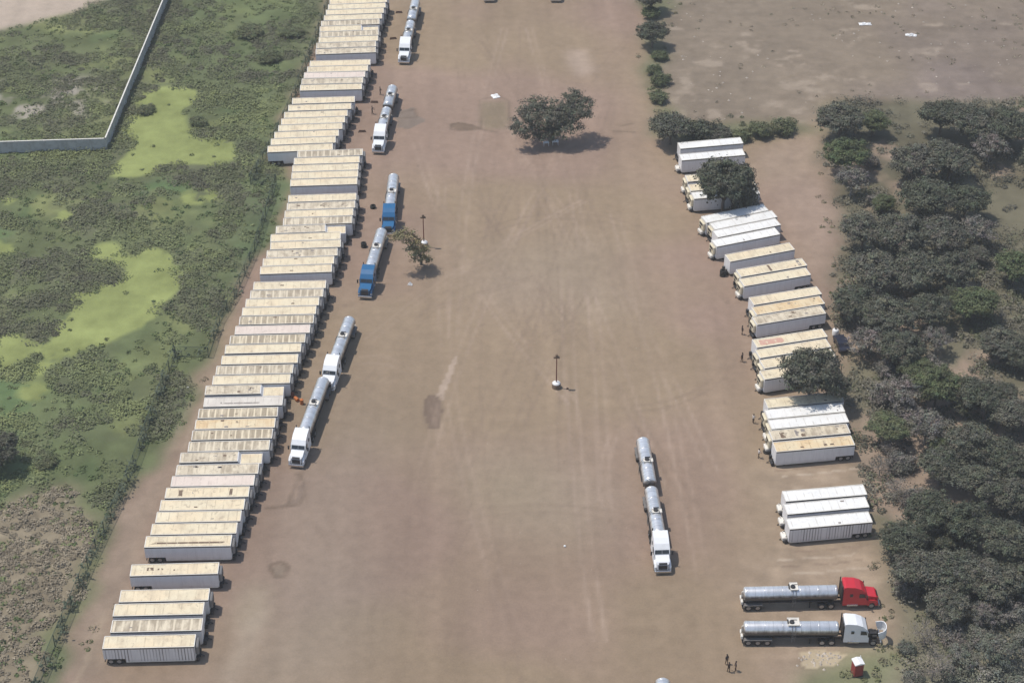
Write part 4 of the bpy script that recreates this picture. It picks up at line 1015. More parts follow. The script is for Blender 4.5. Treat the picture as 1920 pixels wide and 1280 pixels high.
BLK = {'A': 'the ten-trailer left block under the photo\'s top edge', 'B': 'the five-trailer left block nearest the top', 'C': 'the eight-trailer left block beside the double tanker', 'D': 'the five-trailer left block jutting into the yard',
       'E': 'the ten-trailer left block beside the blue trucks', 'F': 'the eighteen-trailer left block beside two white tankers', 'G': 'the seven-trailer lower left block', 'I': 'the four-trailer left block at the bottom',
       'J': 'the uppermost right pair', 'K': 'the right block under the upper shade tree', 'L': 'the four white right trailers below the upper shade tree', 'N': 'the right pair below the single slanted trailer', 'P': 'the right trio above the middle shade tree',
       'Q': 'the right block under the middle shade tree', 'S': 'the five-trailer right block below the middle shade tree', 'T': 'the three white right trailers above the red truck'}
rt = random.Random(4)
for (blk, i, x, y, a, st) in TRAILERS:
    drop = 'D' in st; base = st[0]; right = blk >= 'J'
    look = LOOK[base]
    if drop: look = 'step-roofed ' + look.split()[-1]
    if 's' in st: look = 'dark-striped'
    if 'z' in st: look = look + ' streaked-side'
    if 'h' in st: look = 'holed-roof'
    if 'n' in st: look = 'notched cream'
    if 'r' in st[1:]: look = 'red-stained'
    if blk == 'H': lab = 'single cream trailer with orange rust on its roof, standing alone at lower left'
    elif blk == 'M': lab = 'single slanted cream-roofed trailer standing alone below the four white right trailers'
    else: lab = look + ' trailer, ' + ORD[i] + ' from top in ' + BLK[blk]
    root = empty('semi_trailer', (x, y, 0), a, lab, 'trailer', 'trailers parked along the right side' if right else 'trailers parked in the left row')
    body = put('body', cached(('body', drop), lambda: m_body(drop)), root)
    if 'z' in st:
        body.material_slots[0].link = 'OBJECT'; body.material_slots[0].material = M['side_dirty']
    put('rails', cached(('rails', drop), lambda: m_rails(drop)), body)
    [put('roof_edge', cached(('edge', drop, s), lambda: m_gap_strip(drop, s)), body) for s in (-1, 1)]  # added dark strips standing in for the shade between trailers
    mat = M['roof_s'] if 's' in st and blk == 'F' else M['roof_' + base]
    xe = 2.48 if drop else L2 - 0.11
    rf = put('roof', cached(('roof', drop), lambda: m_roof(-L2 + 0.11, xe, ZT + 0.012)), root)
    rf.material_slots[0].link = 'OBJECT'; rf.material_slots[0].material = mat
    if drop:
        r2 = put('roof', cached('roof_front', lambda: m_roof(2.95, L2 - 0.05, ZT - 0.485)), root)
        r2.material_slots[0].link = 'OBJECT'; r2.material_slots[0].material = M['roof_c']
    if 's' in st: patch(rf, (-5.5, 5.6, -0.55, -0.15) if blk == 'G' else (-3.5, 2.8, -0.55, -0.25), 'patch_dark' if blk == 'G' else 'patch_grey', 7)
    if blk == 'G' and 'h' in st:
        patch(rf, (-4.2, -3.6, -0.8, 0.7), 'patch_red' if False else 'patch_dark', 3); patch(rf, (3.2, 3.7, -0.7, 0.8), 'patch_dark', 4)
    if blk == 'S' and 'h' in st:
        patch(rf, (3.9, 4.7, -0.6, 0.9), 'patch_dark', 3); patch(rf, (0.6, 1.3, -0.9, -0.2), 'patch_grey', 5); patch(rf, (0.8, 1.5, 0.2, 0.9), 'patch_dark', 6); patch(rf, (1.9, 2.3, -0.8, 0.8), 'patch_grey', 8)
    if 'r' in st[1:]: patch(rf, (1.0, 5.4, -0.7, 0.75), 'patch_red', 11)
    if 'n' in st: patch(rf, (0.15, 0.6, -1.0, 1.0), 'patch_dark', 12); patch(rf, (-5.3, -4.7, -0.9, 0.9), 'patch_grey', 13)
    if blk == 'H': patch(rf, (-3.9, -2.9, -0.2, 0.5), 'patch_dark', 14); patch(rf, (-2.4, -1.6, -0.1, 0.25), 'patch_dark', 15)
    for _ in range({'d': 4, 'o': 4, 'l': 2, 'r': 1}.get(base, 1 if rt.random() < .45 else 0)):
        px_, py_ = rt.uniform(-5.2, 1.8), rt.uniform(-0.75, 0.75)
        patch(rf, (px_, px_ + rt.uniform(.2, .7), py_ - .15, py_ + rt.uniform(.05, .35)), rt.choice(['patch_grey', 'patch_dark']), rt.random())
    put('rear_doors', cached('door', m_door), root)
    if not drop and rt.random() < (0.55 if right else 0.8):
        un = put('cooling_unit', cached('unit', m_unit), root)
        put('grille', cached('grille', m_grille), un)
        if not right: un.material_slots[0].link = 'OBJECT'; un.material_slots[0].material = M['unit_shade']
    if right and (blk, i) in (('J', 1), ('K', 0), ('K', 2), ('L', 0), ('L', 3), ('N', 1), ('Q', 3), ('S', 2), ('S', 3), ('T', 0), ('T', 1), ('T', 2)): put('generator', cached('genset', m_genset), root)
    put('chassis', cached('chassis', m_chassis), root)
    for s in (-0.85, 0.85): put('landing_leg', cached('leg', m_leg), root, (4.6, s, 0))
    put('coupling_gear', cached('coupling', m_coupling), root)
    for wx in (-5.25, -4.15):
        for s in (-0.9, 0.9): wheel(root, wx, s, 0.48)
# ------------------------------------------------------------------ tanker trucks
def m_cab(col):
    mb = MB()
    prof = [(-5.2, 0.75), (-5.2, 3.85), (-4.9, 3.95), (-3.6, 3.84), (-2.75, 3.48), (-2.2, 2.98), (-2.13, 2.90), (-1.85, 2.30), (-1.80, 0.75)]
    def tp(x, z): return 0.90 if z > 3.4 else (0.95 if x > -2.6 and z > 2 else 1.0)
    mb.prism_y(prof, -1.2, 1.2, 0, tp)
    return mb.mesh('cab_' + col, M[col])
def m_hood(col, open_=False):
    mb = MB()
    prof = [(-1.795, 0.95), (-1.795, 2.26), (-0.6, 2.02), (-0.28, 1.78), (-0.22, 0.85)]
    mb.prism_y(prof, -0.98, 0.98, 0, lambda x, z: 0.80 if x > -0.6 else 1.0)
    for s in (-1, 1):
        P = [(-1.79, 0.62), (-1.79, 1.45), (-1.45, 1.62), (-0.75, 1.58), (-0.3, 1.25), (-0.3, 0.62), (-0.68, 0.62), (-0.75, 0.98), (-1.1, 1.12), (-1.42, 0.98), (-1.5, 0.62)]
        mb.prism_y(P, *((0.90, 1.19) if s > 0 else (-1.19, -0.90)))
    if open_:                                   # hollow shell swung forward on its hinge
        mb = MB(); n = 9
        def ring(x, w, h, z0):
            return [(x, w * math.cos(math.pi * k / (n - 1)), z0 + h * math.sin(math.pi * k / (n - 1)) ** 0.6) for k in range(n)]
        A = [ring(-1.8, 1.15, 1.35, 0.85), ring(-1.3, 1.17, 1.30, 0.8), ring(-0.7, 1.1, 1.15, 0.8), ring(-0.3, 0.98, 0.95, 0.8)]
        B = [ring(-1.8, 1.07, 1.27, 0.85), ring(-1.3, 1.09, 1.22, 0.8), ring(-0.7, 1.02, 1.07, 0.8), ring(-0.36, 0.90, 0.87, 0.8)]
        vs = [q for r_ in A + B for q in r_]; fs = []
        for L_ in (0, 4):
            for a in range(3):
                for k in range(n - 1): fs.append(((L_ + a) * n + k, (L_ + a) * n + k + 1, (L_ + a + 1) * n + k + 1, (L_ + a + 1) * n + k))
        for k in range(n - 1): fs += [(k, k + 1, 4 * n + k + 1, 4 * n + k), (3 * n + k, 3 * n + k + 1, 7 * n + k + 1, 7 * n + k)]
        mb.add(vs, fs)
        Mx = Matrix.Translation((-0.2, 0, 0.8)) @ Matrix.Rotation(R(72), 4, 'Y') @ Matrix.Translation((0.2, 0, -0.8))
        mb.v = [tuple(Mx @ Vector(q)) for q in mb.v]
    return mb.mesh('hood_' + col, M[col])
def m_engine():
    mb = MB(); mb.rbox(-1.6, -0.5, -0.35, 0.35, 0.8, 1.65, 0.08); mb.tube((-1.5, .2, 1.65), (-.7, .2, 1.7), .12); mb.box(-0.42, -0.36, -0.5, 0.5, 0.7, 1.6); mb.tube((-1.2, -.5, 1.2), (-.6, -.5, 1.25), .15)
    return mb.mesh('engine', M['black'])
def m_windshield():
    mb = MB()
    a, b = Vector((-1.87, 0, 2.345)), Vector((-2.115, 0, 2.865)); n = Vector((0.905, 0, 0.425)) * 0.02
    for s0, s1 in ((-1.02, -0.02), (0.02, 1.02)):
        vs = [a + n + Vector((0, s0, 0)), a + n + Vector((0, s1, 0)), b + n + Vector((0, s1 * .96, 0)), b + n + Vector((0, s0 * .96, 0))]
        mb.add(vs + [p - n * 1.6 for p in vs], [(0, 1, 2, 3), (0, 4, 5, 1), (1, 5, 6, 2), (2, 6, 7, 3), (3, 7, 4, 0)])
    return mb.mesh('windshield', M['glass'])
def m_window(s, rear):
    mb = MB(); y0, y1 = (1.13, 1.212) if s > 0 else (-1.212, -1.13)
    if rear: mb.box(-4.3, -3.9, y0, y1, 2.3, 2.75)
    else: mb.prism_y([(-2.1, 2.1), (-2.3, 2.7), (-3.0, 2.75), (-3.0, 2.1)], y0, y1)
    return mb.mesh('side_window', M['glass'])
def m_mirror(s):
    mb = MB(); mb.tube((-2.2, s * 1.1, 2.6), (-2.0, s * 1.5, 2.6), 0.03, n=5); mb.rbox(-2.06, -1.94, s * 1.5 - .12, s * 1.5 + .12, 2.05, 2.75, 0.03)
    return mb.mesh('mirror', M['black'])
def m_grille2():
    mb = MB(); mb.box(-0.24, -0.19, -0.62, 0.62, 0.92, 1.62); mb.add([(-0.265, -.6, 1.80), (-0.265, .6, 1.80), (-.47, .58, 1.955), (-.47, -.58, 1.955), (-0.23, -.6, 1.72), (-0.23, .6, 1.72)], [(0, 1, 2, 3), (4, 5, 1, 0)])
    return mb.mesh('radiator_grille', M['black'])
def m_bumper():
    mb = MB(); mb.rbox(-0.2, 0.02, -1.18, 1.18, 0.4, 0.82, 0.06)
    return mb.mesh('bumper', M['chrome'])
def m_lamps(s):
    mb = MB(); mb.box(-0.34, -0.285, s * 1.04 - .13, s * 1.04 + .13, 0.95, 1.15)
    return mb.mesh('headlight', M['plastic'])
def m_frame():
    mb = MB()
    for y in (-0.42, 0.42): mb.box(-8.5, -0.5, y - .05, y + .05, 0.62, 0.9)
    mb.box(-7.9, -6.3, -0.5, 0.5, 0.9, 1.05)
    for x in (-6.75, -8.05): mb.tube((x, -1, .52), (x, 1, .52), .09)
    mb.tube((-1.15, -1, .52), (-1.15, 1, .52), .08)
    mb.box(-8.6, -8.5, -1.15, 1.15, 0.5, 0.9)
    return mb.mesh('truck_frame', M['black'])
def m_fuel():
    mb = MB(); mb.tube((-4.6, 0, 0.72), (-3.1, 0, 0.72), 0.3, n=14)
    return mb.mesh('fuel_tank', M['chrome'])
def m_stack(s):
    mb = MB(); mb.tube((-5.4, s * 1.0, 0.9), (-5.4, s * 1.0, 4.1), 0.08)
    return mb.mesh('exhaust_stack', M['black'])
def m_rearwall():
    mb = MB(); mb.box(-5.34, -5.205, -0.9, 0.9, 1.0, 3.4)
    return mb.mesh('rear_panel', M['black'])
TR = 1.02
def m_tank(L):
    mb = MB(); h = L / 2
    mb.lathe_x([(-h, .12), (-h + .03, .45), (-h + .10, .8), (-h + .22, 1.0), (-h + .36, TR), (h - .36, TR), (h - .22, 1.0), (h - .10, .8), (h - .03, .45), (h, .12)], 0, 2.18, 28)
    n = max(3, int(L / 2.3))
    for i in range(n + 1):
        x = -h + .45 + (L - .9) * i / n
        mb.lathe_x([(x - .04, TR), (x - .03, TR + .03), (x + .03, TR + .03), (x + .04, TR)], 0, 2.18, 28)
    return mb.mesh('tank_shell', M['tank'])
def m_walk(w):
    mb = MB(); zt = 2.18 + TR
    mb.box(-w, w, -0.62, 0.85, zt + 0.05, zt + 0.09)
    for y in (-.62, .83): mb.box(-w, w, y, y + .05, zt + .09, zt + .16)
    for sx in (-w, w - .05): mb.box(sx, sx + .05, -0.55, .83, zt + .09, zt + .16)
    for sx in (-w + .1, w - .15):
        mb.box(sx, sx + .06, -0.5, -0.44, zt - .2, zt + .05); mb.box(sx, sx + .06, 0.6, 0.66, zt - .3, zt + .05)
    return mb.mesh('walkway', M['rail'])
def m_hatch():
    mb = MB(); zt = 2.18 + TR
    mb.lathe_z([(.34, zt + .02), (.34, zt + .26), (.28, zt + .3)], 0, 0, 14); mb.box(-.1, .75, .42, .5, zt + .1, zt + .16); mb.box(-.6, -.42, -.3, .5, zt + .1, zt + .2)
    return mb.mesh('hatch', M['black'])
def m_ladder(h):
    mb = MB()
    for dx in (-.22, .22):
        mb.path([(dx, -TR - .12, 0.7), (dx, -TR - .12, 2.3), (dx, -.6, 3.3)], .035, 5)
    for k in range(6): mb.tube((-.22, -TR - .12, .9 + .27 * k), (.22, -TR - .12, .9 + .27 * k), .025, n=5)
    return mb.mesh('ladder', M['steel'])
def m_under(L, axles):
    mb = MB(); h = L / 2
    for y in (-.45, .45): mb.box(-h + .1, h - .6, y - .05, y + .05, 0.85, 1.16)
    for k in range(5): x = -h + .8 + (L - 1.6) * k / 4; mb.box(x - .06, x + .06, -.9, .9, 1.16, 1.62)
    for s in (-1, 1):
        mb.tube((-h + 4.2, s * 1.02, 1.5), (h - 1.5, s * 1.02, 1.5), .09, n=8)
    mb.box(-h - .12, -h + .02, -1.15, 1.15, 0.5, 0.66)
    for k in range(axles): mb.tube((-h + .75 + 1.28 * k, -1, .5), (-h + .75 + 1.28 * k, 1, .5), .08)
    mb.box(h - 4.0, h - 3.8, -.8, -.66, 0.05, 1.2); mb.box(h - 4.0, h - 3.8, .66, .8, 0.05, 1.2)
    return mb.mesh('tank_underframe', M['black'])
def m_guard(L, axles, s):
    mb = MB(); h = L / 2; x1 = -h + .75 + 1.28 * (axles - 1) + .7
    if 1:
        y0, y1 = (.62, 1.24) if s > 0 else (-1.24, -.62)
        mb.prism_y([(-h + .02, .75), (-h + .1, 1.08), (x1 - .1, 1.08), (x1, .75), (x1 - .04, .74), (x1 - .13, 1.04), (-h + .13, 1.04), (-h + .06, .74)], y0, y1)
    return mb.mesh('mudguard', M['steel'])
def m_pipebox(h):
    mb = MB(); mb.rbox(-h - .3, -h - .0, -.9, -.25, 1.0, 1.55, .05); mb.rbox(-h - .26, -h, .2, .9, .75, 1.2, .05); mb.tube((-h - .15, 0, 2.6), (-h - .15, 0, 1.2), .05); mb.tube((-h + 0.1, .0, 2.7), (-h - .15, 0, 2.6), .05)
    return mb.mesh('rear_valve_box', M['rail'])

def tank_unit(root, xc, L, axles, walk, w):
    h = L / 2
    tk = put('tank', cached(('tank', L), lambda: m_tank(L)), root, (xc, 0, 0))
    put('walkway', cached(('walk', w), lambda: m_walk(w)), tk, (walk, 0, 0))
    put('hatch', cached('hatch', m_hatch), tk, (walk - w * .3, 0, 0))
    put('ladder', cached('ladder', lambda: m_ladder(0)), tk, (walk, 0, 0))
    put('valve_box', cached(('valve', L), lambda: m_pipebox(h)), tk)
    put('underframe', cached(('under', L, axles), lambda: m_under(L, axles)), root, (xc, 0, 0))
    [put('mudguard', cached(('guard', L, axles, s), lambda: m_guard(L, axles, s)), root, (xc, 0, 0)) for s in (-1, 1)]
    for k in range(axles):
        for s in (-.9, .9): wheel(root, xc - h + .75 + 1.28 * k, s)
def tanker(front, tail, col, n_tanks, label, total=None, hood_open=False, walk=0.03, axles=2, group='tanker trucks in the yard', ww=0.55, by_tail=False):
    p, q = at(*front), at(*tail); d = Vector((p.x - q.x, p.y - q.y, 0)); L = total or d.length
    if by_tail: p = q + d.normalized() * L
    root = empty('tanker_truck', (p.x, p.y, 0), math.atan2(d.y, d.x), label, 'tanker truck', group)
    cab = put('cab', cached(('cab', col), lambda: m_cab(col)), root)
    put('windshield', cached('ws', m_windshield), cab); put('rear_panel', cached('rearwall', m_rearwall), cab)
    for s in (-1, 1):
        for r_ in (0, 1): put('side_window', cached(('sw', s, r_), lambda: m_window(s, r_)), cab)
        put('mirror', cached(('mir', s), lambda: m_mirror(s)), cab); put('exhaust_stack', cached(('stack', s), lambda: m_stack(s)), cab)
    hd = put('hood', cached(('hood', col, hood_open), lambda: m_hood(col, hood_open)), root)
    if hood_open: put('engine', cached('eng', m_engine), root)
    else:
        put('radiator_grille', cached('gr2', m_grille2), hd); [put('headlight', cached(('lamps', s), lambda: m_lamps(s)), hd) for s in (-1, 1)]
    put('bumper', cached('bump', m_bumper), root); put('frame', cached('frame', m_frame), root); [put('fuel_tank', cached('fuel', m_fuel), root, (0, s, 0)) for s in (-.95, .95)]
    for s in (-1.03, 1.03): wheel(root, -1.15, s, 0.52, 0.15)
    for x in (-6.75, -8.05):
        for s in (-.9, .9): wheel(root, x, s, 0.52, 0.27)
    x0 = -5.75
    if n_tanks == 1:
        T = round(L + x0 - 0.25, 1); tank_unit(root, x0 - T / 2, T, axles, T * walk, ww)
    else:
        T = round((L + x0 - 1.5) / 2, 1)
        for k in range(2): tank_unit(root, x0 - T / 2 - k * (T + 1.3), T, 2, T * 0.08, 0.4)
    return root
tanker((757,120,.3), (779,-4,3.2), 'white', 2, 'white-cab double tanker nearest the top edge beside the left trailers')
tanker((709,288,.3), (736,157,3.2), 'white', 2, 'white-cab double tanker beside the eight-trailer left block, second from the top')
tanker((729,434,.3), (738,322,3.2), 'blue', 1, 'upper blue-cab single tanker half hidden by the leaning tree', 17.2, walk=0.08, by_tail=True)
tanker((684,560,.3), (716,424,3.2), 'blue', 1, 'lower blue-cab single tanker in front of the leaning tree', None, walk=0.0)
tanker((615,731,.3), (656,589,3.2), 'white', 1, 'white-cab tanker whose nose is overlapped by the tanker in front', 17.4, walk=0.0, by_tail=True)
tanker((555,876,.3), (607,702,3.2), 'white', 1, 'white-cab tanker parked tight against the lower left trailers, tail under another nose', None, walk=0.02)
tanker((1243,1075,.3), (1205,815,3.2), 'white', 2, 'white-cab double tanker standing alone in the lower right of the open yard')
tanker((1646,1126,.3), (1390,1103,3.2), 'red', 1, 'red-cab tanker parked sideways at the lower right by the wood', None, walk=0.03)
tanker((1650,1196,.3), (1390,1167,3.2), 'white', 1, 'white-cab tanker with its hood tipped open beside the red one', None, hood_open=True, walk=0.02, axles=3, ww=0.8)
pb = at(1229, 1264, 3.2)
ob = tanker((1229, 1600, .3), (1229, 1272, 3.2), 'white', 1, 'pale tank rear of a tanker almost wholly cut by the bottom edge', 17.5)
ob.location = (pb.x, pb.y - 17.5, 0)
for (u, lab, cx) in ((917, 'dark truck front just showing at the top edge, left one', 0), (1042, 'dark truck front just showing at the top edge, right one', 0)):
    p = at(u, 6); ob = tanker((u, 6, 0), (u, -90, 0), 'darkcab', 1, lab, 17.5, group='trucks cut by the top edge')

# ------------------------------------------------------------------ lamp posts with drum bases
def lamp_post(u, v, label, hgt=5.9):
    p = at(u, v); root = empty('lamp_post', p, 0, label, 'lamp post', 'lamp posts in the yard')
    mb = MB(); mb.lathe_z([(.70, -.05), (.70, .75), (.64, .82)], 0, 0, 20); put('drum_base', mb.mesh('drum_base', M['patch_dark']), root)
    mb = MB(); mb.lathe_z([(.66, .821), (.66, .9), (.42, 1.08), (.12, 1.13)], 0, 0, 20); put('drum_top', mb.mesh('drum_top', M['plastic']), root)
    mb = MB(); mb.tube((0, 0, 1.1), (0, 0, hgt), .10, .075, 8); put('pole', mb.mesh('pole', M['redbrown']), root)
    mb = MB(); mb.rbox(-.5, -.05, -.2, .2, hgt - .1, hgt + .2, .05); mb.rbox(.05, .5, -.2, .2, hgt - .1, hgt + .2, .05); mb.tube((-.5, 0, hgt - .05), (.5, 0, hgt - .05), .05); mb.rbox(-.2, .2, -.2, .2, hgt + .2, hgt + .6, .05)
    put('floodlight', mb.mesh('floodlight', M['patch_dark']), root)
    return root
lamp_post(1043, 726, 'thin rusty lamp post rising from a white-topped drum in mid yard')
lamp_post(795, 462, 'thin lamp post with a white-topped drum base behind the leaning tree', 6.0)

# ------------------------------------------------------------------ people
def person(u, v, rz, shirt, label, arm=0.0, group='people in the yard'):
    p = at(u, v)
    J = {'pelvis': (0, 0, .95), 'waist': (0, 0, 1.10), 'chest': (0, 0, 1.34), 'neck': (0, 0, 1.50), 'chin': (.02, 0, 1.57), 'head': (.02, 0, 1.68), 'crown': (.01, 0, 1.78)}
    E = [('pelvis', 'waist'), ('waist', 'chest'), ('chest', 'neck'), ('neck', 'chin'), ('chin', 'head'), ('head', 'crown')]
    Rd = {'pelvis': .16, 'waist': .14, 'chest': .17, 'neck': .06, 'chin': .075, 'head': .10, 'crown': .07}
    for s, n in ((1, 'l'), (-1, 'r')):
        J.update({n + 'sh': (0, .19 * s, 1.44), n + 'el': (.05 + arm * .18, .25 * s, 1.16 + arm * .1), n + 'wr': (.12 + arm * .38, .22 * s, .92 + arm * .28), n + 'hand': (.15 + arm * .46, .21 * s, .84 + arm * .34),
                  n + 'hip': (0, .09 * s, .90), n + 'kn': (.03 + .06 * s, .10 * s, .50), n + 'an': (-.02 + .10 * s, .11 * s, .09), n + 'toe': (.16 + .10 * s, .12 * s, .04)})
        E += [('chest', n + 'sh'), (n + 'sh', n + 'el'), (n + 'el', n + 'wr'), (n + 'wr', n + 'hand'), ('pelvis', n + 'hip'), (n + 'hip', n + 'kn'), (n + 'kn', n + 'an'), (n + 'an', n + 'toe')]
        Rd.update({n + 'sh': .075, n + 'el': .05, n + 'wr': .035, n + 'hand': .045, n + 'hip': .10, n + 'kn': .065, n + 'an': .05, n + 'toe': .045})
        for f in range(5):           # four fingers and a thumb
            a = (f - 1.5) * .018 if f < 4 else 0
            k = n + 'f%d' % f
            b = J[n + 'hand']
            if f < 4: J[k] = (b[0] + .045, b[1] + a, b[2] - (.075, .09, .085, .065)[f])
            else: J[k] = (b[0] + .06, b[1] - .03 * s, b[2] - .02)
            E.append((n + 'hand', k)); Rd[k] = .009
    keys = list(J); me = bpy.data.meshes.new('person_cage')
    me.from_pydata([J[k] for k in keys], [(keys.index(a), keys.index(b)) for a, b in E], [])
    tmp = bpy.data.objects.new('person_cage', me); COL.objects.link(tmp)
    sk = tmp.modifiers.new('skin', 'SKIN'); sub = tmp.modifiers.new('sub', 'SUBSURF'); sub.levels = 1; sub.render_levels = 1
    for i, k in enumerate(keys):
        sv = me.skin_vertices[0].data[i]; sv.radius = (Rd[k], Rd[k]); sv.use_root = (k == 'pelvis')
    dg = bpy.context.evaluated_depsgraph_get(); dg.update()
    m2 = bpy.data.meshes.new_from_object(tmp.evaluated_get(dg)); bpy.data.objects.remove(tmp)
    m2.materials.clear()
    for k in ('skin', shirt, 'trousers', 'hair'): m2.materials.append(M[k])
    for f in m2.polygons:
        c = f.center; f.use_smooth = True
        f.material_index = 0 if c.z > 1.50 else (1 if c.z > 1.0 and not (abs(c.y) > .17 and c.z < 1.16) else (2 if abs(c.y) < .2 and c.z < 1.0 and c.x < .3 else 0))
        if c.z < .07: f.material_index = 3
    m2.name = 'person'
    root = put('person', m2, None, p, rz); tag(root, label, 'person', group)
    mb = MB(); mb.lathe_z([(.09, 1.66), (.112, 1.72), (.10, 1.79), (.05, 1.835)], .0, 0, 10)
    put('hair', mb.mesh('hair', M['hair']), root)
person(1391, 627, 0.4, 'shirt_dark', 'upper of two people in dark clothes left of the right trailers')
person(1391, 678, 2.4, 'shirt_dark', 'lower of two people in dark clothes left of the right trailers')
person(1366, 1259, 2.0, 'shirt_dark', 'person in dark clothes standing left of the pair below the white tanker', 0.6)
person(1362, 1244, -1.0, 'shirt_dark', 'person in dark clothes standing just behind the pair below the white tanker')
person(1379, 1257, 3.3, 'shirt_dark', 'person in brown clothes standing right of the pair below the white tanker')
person(1412, 793, 1.0, 'shirt_white', 'person in a pale shirt in front of the five-trailer right block, upper one', 0.4)
person(1422, 858, 0.2, 'shirt_white', 'person in a pale shirt in front of the lowest of the five right trailers', 0.5)
person(713, 178, 0.2, 'shirt_dark', 'person in dark clothes beside the rear tank of the second double tanker', 0.5)
person(698, 214, 0.0, 'shirt_dark', 'person in dark clothes holding out arms beside the second double tanker', 0.8)

# ------------------------------------------------------------------ small things about the yard
def booth():
    p = at(1606, 1262); root = empty('portable_toilet', p, R(14), 'red portable toilet booth with a white roof near the bottom right', 'toilet booth')
    mb = MB(); mb.rbox(-.62, .62, -.62, .62, 0.06, 2.2, .05); put('cabin', mb.mesh('cabin', M['booth_red']), root)
    mb = MB(); mb.box(-.7, .7, -.7, .7, 0, .06); put('base', mb.mesh('base', M['black']), root)
    mb = MB(); mb.prism_y([(-.7, 2.201), (.7, 2.201), (.66, 2.32), (0, 2.48), (-.66, 2.32)], -.7, .7); put('roof', mb.mesh('roof', M['plastic']), root)
    mb = MB(); mb.box(-.42, .42, -.66, -.622, .15, 2.0); mb.box(.3, .36, -.70, -.66, 1.0, 1.2); d = put('door', mb.mesh('door', M['booth_red']), root)
    mb = MB(); mb.tube((.5, .5, 2.3), (.5, .5, 2.75), .05); put('vent_pipe', mb.mesh('vent_pipe', M['plastic']), root)
booth()
def table(u, v, label, s=1.0):
    root = empty('table', at(u, v), R(6), label, 'table', 'white tables under the yard tree')
    mb = MB(); mb.rbox(-.62 * s, .62 * s, -.45 * s, .45 * s, .70, .76, .02); put('tabletop', mb.mesh('tabletop', M['plastic']), root)
    for sx in (-.52, .52):
        for sy in (-.36, .36):
            mb = MB(); mb.tube((sx * s, sy * s, 0), (sx * s * .95, sy * s * .95, .70), .035, n=6); put('leg', mb.mesh('leg', M['plastic']), root)
table(1041, 271, 'bright white table in the shade of the lone yard tree', 1.0)
table(1024, 273, 'dull white table left of the bright one under the yard tree', 0.9)
def tyre_pile(u, v, n, label, r=.5, group='tyres lying on the yard'):
    root = empty('tyre_stack', at(u, v), 0, label, 'tyre stack', group)
    for k in range(n):
        o = put('tyre', cached(('tyre', r, .14), lambda: m_tyre(r, .14)), root, (.05 * (k % 2), .04 * k, .14 + .28 * k)); o.rotation_euler = (R(90), 0, 0)
tyre_pile(1355, 517, 4, 'stack of black tyres at the nose of the single slanted right trailer', .55)
tyre_pile(699, 390, 2, 'two black tyres between the left trailers and the upper blue tanker')
tyre_pile(682, 463, 3, 'stack of black tyres left of the lower blue tanker')
tyre_pile(1437, 848, 2, 'two dusty tyres at the nose of the lowest of five right trailers')
def timber(u, v, rz, label):
    root = empty('timber_pile', at(u, v), rz, label, 'timber', 'dark timbers beside the left trailers')
    for k in range(3):
        mb = MB(); mb.box(-.75 + .1 * k, .75 - .05 * k, -.3 + .2 * k, -.14 + .2 * k, 0, .18); put('beam', mb.mesh('beam', M['wood']), root)
    mb = MB(); mb.box(-.6, .65, -.1, .08, .181, .34); put('beam', mb.mesh('beam', M['wood']), root)
timber(748, 24, .05, 'dark timbers on the dirt left of the topmost double tanker')
timber(702, 192, -.05, 'red-brown timbers left of the second double tanker rear tank')
timber(679, 247, .05, 'dark timbers between the eight-trailer left block and the second double tanker')
timber(737, 73, .15, 'dusty timbers beside the cab of the topmost double tanker')
def drum(u, v, label, m='orange', lying=False):
    root = empty('steel_drum', at(u, v), R(35), label, 'drum', 'orange drums by the left trailers')
    mb = MB(); mb.lathe_z([(.29, 0), (.30, .03), (.29, .06), (.29, .30), (.305, .32), (.29, .34), (.29, .56), (.305, .58), (.29, .6), (.29, .84), (.30, .87), (.27, .88)], 0, 0, 16)
    o = put('barrel', mb.mesh('barrel', M[m]), root)
    if lying: o.rotation_euler = (R(90), 0, 0); o.location = (0, .4, .30)
    mb = MB(); mb.lathe_z([(.05, .881), (.05, .91)], .15, 0, 8); put('bung', mb.mesh('bung', M['black']), o)
drum(556, 750, 'orange drum lying between the eighteen-trailer block and a white tanker', lying=True)
drum(566, 757, 'orange drum standing nearest the tank of a white tanker')
drum(549, 744, 'rusty red drum at the nose of a step-roofed left trailer', 'redbrown')
# dark car half under the trees behind the red-stained trailer
def car():
    p = at(1577, 650); root = empty('parked_car', p, R(98), 'dark navy car parked under the trees behind the red-stained right trailer', 'car')
    mb = MB(); mb.prism_y([(-2.2, .45), (-2.25, .85), (-2.0, 1.0), (-1.5, 1.05), (-1.0, 1.55), (.55, 1.58), (1.15, 1.08), (2.05, .95), (2.25, .7), (2.2, .4)], -.88, .88, 0, lambda x, z: .82 if z > 1.4 else (.96 if abs(x) > 2 else 1)); b = put('body', mb.mesh('body', M['navy']), root)
    mb = MB(); mb.add([(.62, -.66, 1.55), (.62, .66, 1.55), (1.13, .78, 1.12), (1.13, -.78, 1.12), (.58, -.66, 1.5), (.58, .66, 1.5), (1.09, .78, 1.07), (1.09, -.78, 1.07)], [(0, 1, 2, 3), (0, 4, 5, 1), (2, 6, 7, 3)]); put('windshield', mb.mesh('windshield', M['glass']), b)
    mb = MB(); mb.prism_y([(-.9, 1.08), (-.85, 1.45), (.5, 1.48), (1.0, 1.1)], -.885, .885); put('side_windows', mb.mesh('side_windows', M['glass']), b)
    for x in (-1.4, 1.4):
        for s in (-.8, .8): wheel(root, x, s, .33, .11)
car()
p = at(1566, 627); root = empty('water_tank', p, 0, 'small white water tank beside the trees behind the right trio', 'water tank')
mb = MB(); mb.lathe_z([(.55, 0), (.55, .9), (.45, 1.05), (.2, 1.15)], 0, 0, 16); o = put('shell', mb.mesh('shell', M['plastic']), root)
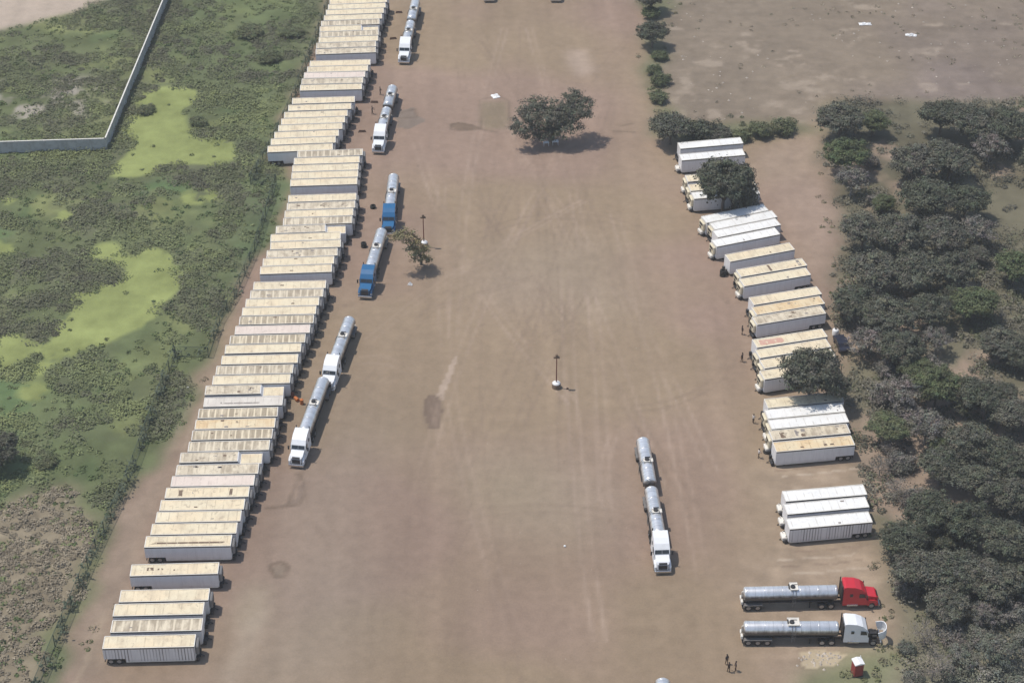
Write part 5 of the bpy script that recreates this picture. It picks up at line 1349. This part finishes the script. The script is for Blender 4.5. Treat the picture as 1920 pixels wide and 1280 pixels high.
mb = MB(); mb.lathe_z([(.2, 1.151), (.2, 1.22)], 0, 0, 12); put('lid', mb.mesh('lid', M['black']), root)
def wreck(u, v, L, W, rz, label, name, cat, seed):
    """crumpled pale sheet of scrap lying in the field"""
    rnd = random.Random(seed); mb = MB(); nx_, ny_ = 8, 5; vs = []
    for z0 in (1, 0):
        for i in range(nx_ + 1):
            for j in range(ny_ + 1):
                x = L * (i / nx_ - .5) * rnd.uniform(.93, 1.04); y = W * (j / ny_ - .5) * rnd.uniform(.85, 1.1)
                h = .12 + .45 * rnd.random() * (1 - (2 * j / ny_ - 1) ** 2) * (1 - (2 * i / nx_ - 1) ** 4)
                vs.append((x, y, h if z0 else -0.02))
    k = (nx_ + 1) * (ny_ + 1); fs = []
    for i in range(nx_):
        for j in range(ny_):
            a = i * (ny_ + 1) + j; q = (a, a + ny_ + 1, a + ny_ + 2, a + 1); fs += [q, tuple(t + k for t in reversed(q))]
    rim = [i * (ny_ + 1) for i in range(nx_ + 1)] + [nx_ * (ny_ + 1) + j for j in range(1, ny_ + 1)] + [i * (ny_ + 1) + ny_ for i in range(nx_ - 1, -1, -1)] + [j for j in range(ny_ - 1, 0, -1)]
    fs += [(rim[i], rim[(i + 1) % len(rim)], rim[(i + 1) % len(rim)] + k, rim[i] + k) for i in range(len(rim))]
    mb.add(vs, fs)
    o = put(name, mb.mesh(name, M['plastic']), None, at(u, v), rz); tag(o, label, cat, 'pale scrap lying about')
wreck(1622, 46, 2.6, 1.1, .05, 'crumpled white scrap sheet in the dry field, left of two', 'scrap_sheet', 'scrap sheet', 2)
wreck(1708, 67, 2.4, 0.9, -.15, 'crumpled white scrap sheet in the dry field, right of two', 'scrap_sheet', 'scrap sheet', 3)
wreck(929, 181, 1.5, 1.6, .4, 'pale crumpled tarpaulin on the yard above the olive stain', 'tarpaulin', 'tarpaulin', 5)
wreck(769, 534, .5, .8, 1.3, 'small white rag lying below the leaning tree', 'rag', 'rag', 6)
for (u, v, lab, m) in ((1059, 1024, 'pale pebble-sized litter bag alone in the lower middle yard', 'plastic'), (352, 727, 'white litter bag on the grass strip left of the left trailers', 'plastic'), (1064, 729, 'small dark sack on the dirt right of the lamp post drum', 'wood')):
    mb = MB(); mb.lathe_z([(.14, 0), (.2, .07), (.17, .17), (.05, .24)], 0, 0, 9); o = put('sack', mb.mesh('sack', M[m]), None, at(u, v)); tag(o, lab, 'sack')
# ------------------------------------------------------------------ the hazy air
HAZE = 0.00025
mb = MB(); mb.box(-2500, 2500, -400, 3700, -1.3, 188.5)
hz = mb.mesh('haze', [])
hm = bpy.data.materials.new('thin_haze'); hm.use_nodes = True; ht = hm.node_tree; ht.nodes.clear()
ho = ht.nodes.new('ShaderNodeOutputMaterial'); hv = ht.nodes.new('ShaderNodeVolumePrincipled')
hv.inputs['Color'].default_value = (0.97, 0.95, 0.91, 1); hv.inputs['Density'].default_value = HAZE; hv.inputs['Anisotropy'].default_value = 0.2
ht.links.new(hv.outputs[0], ho.inputs['Volume']); hz.materials.append(hm)
tag(put('haze', hz), kind='stuff')
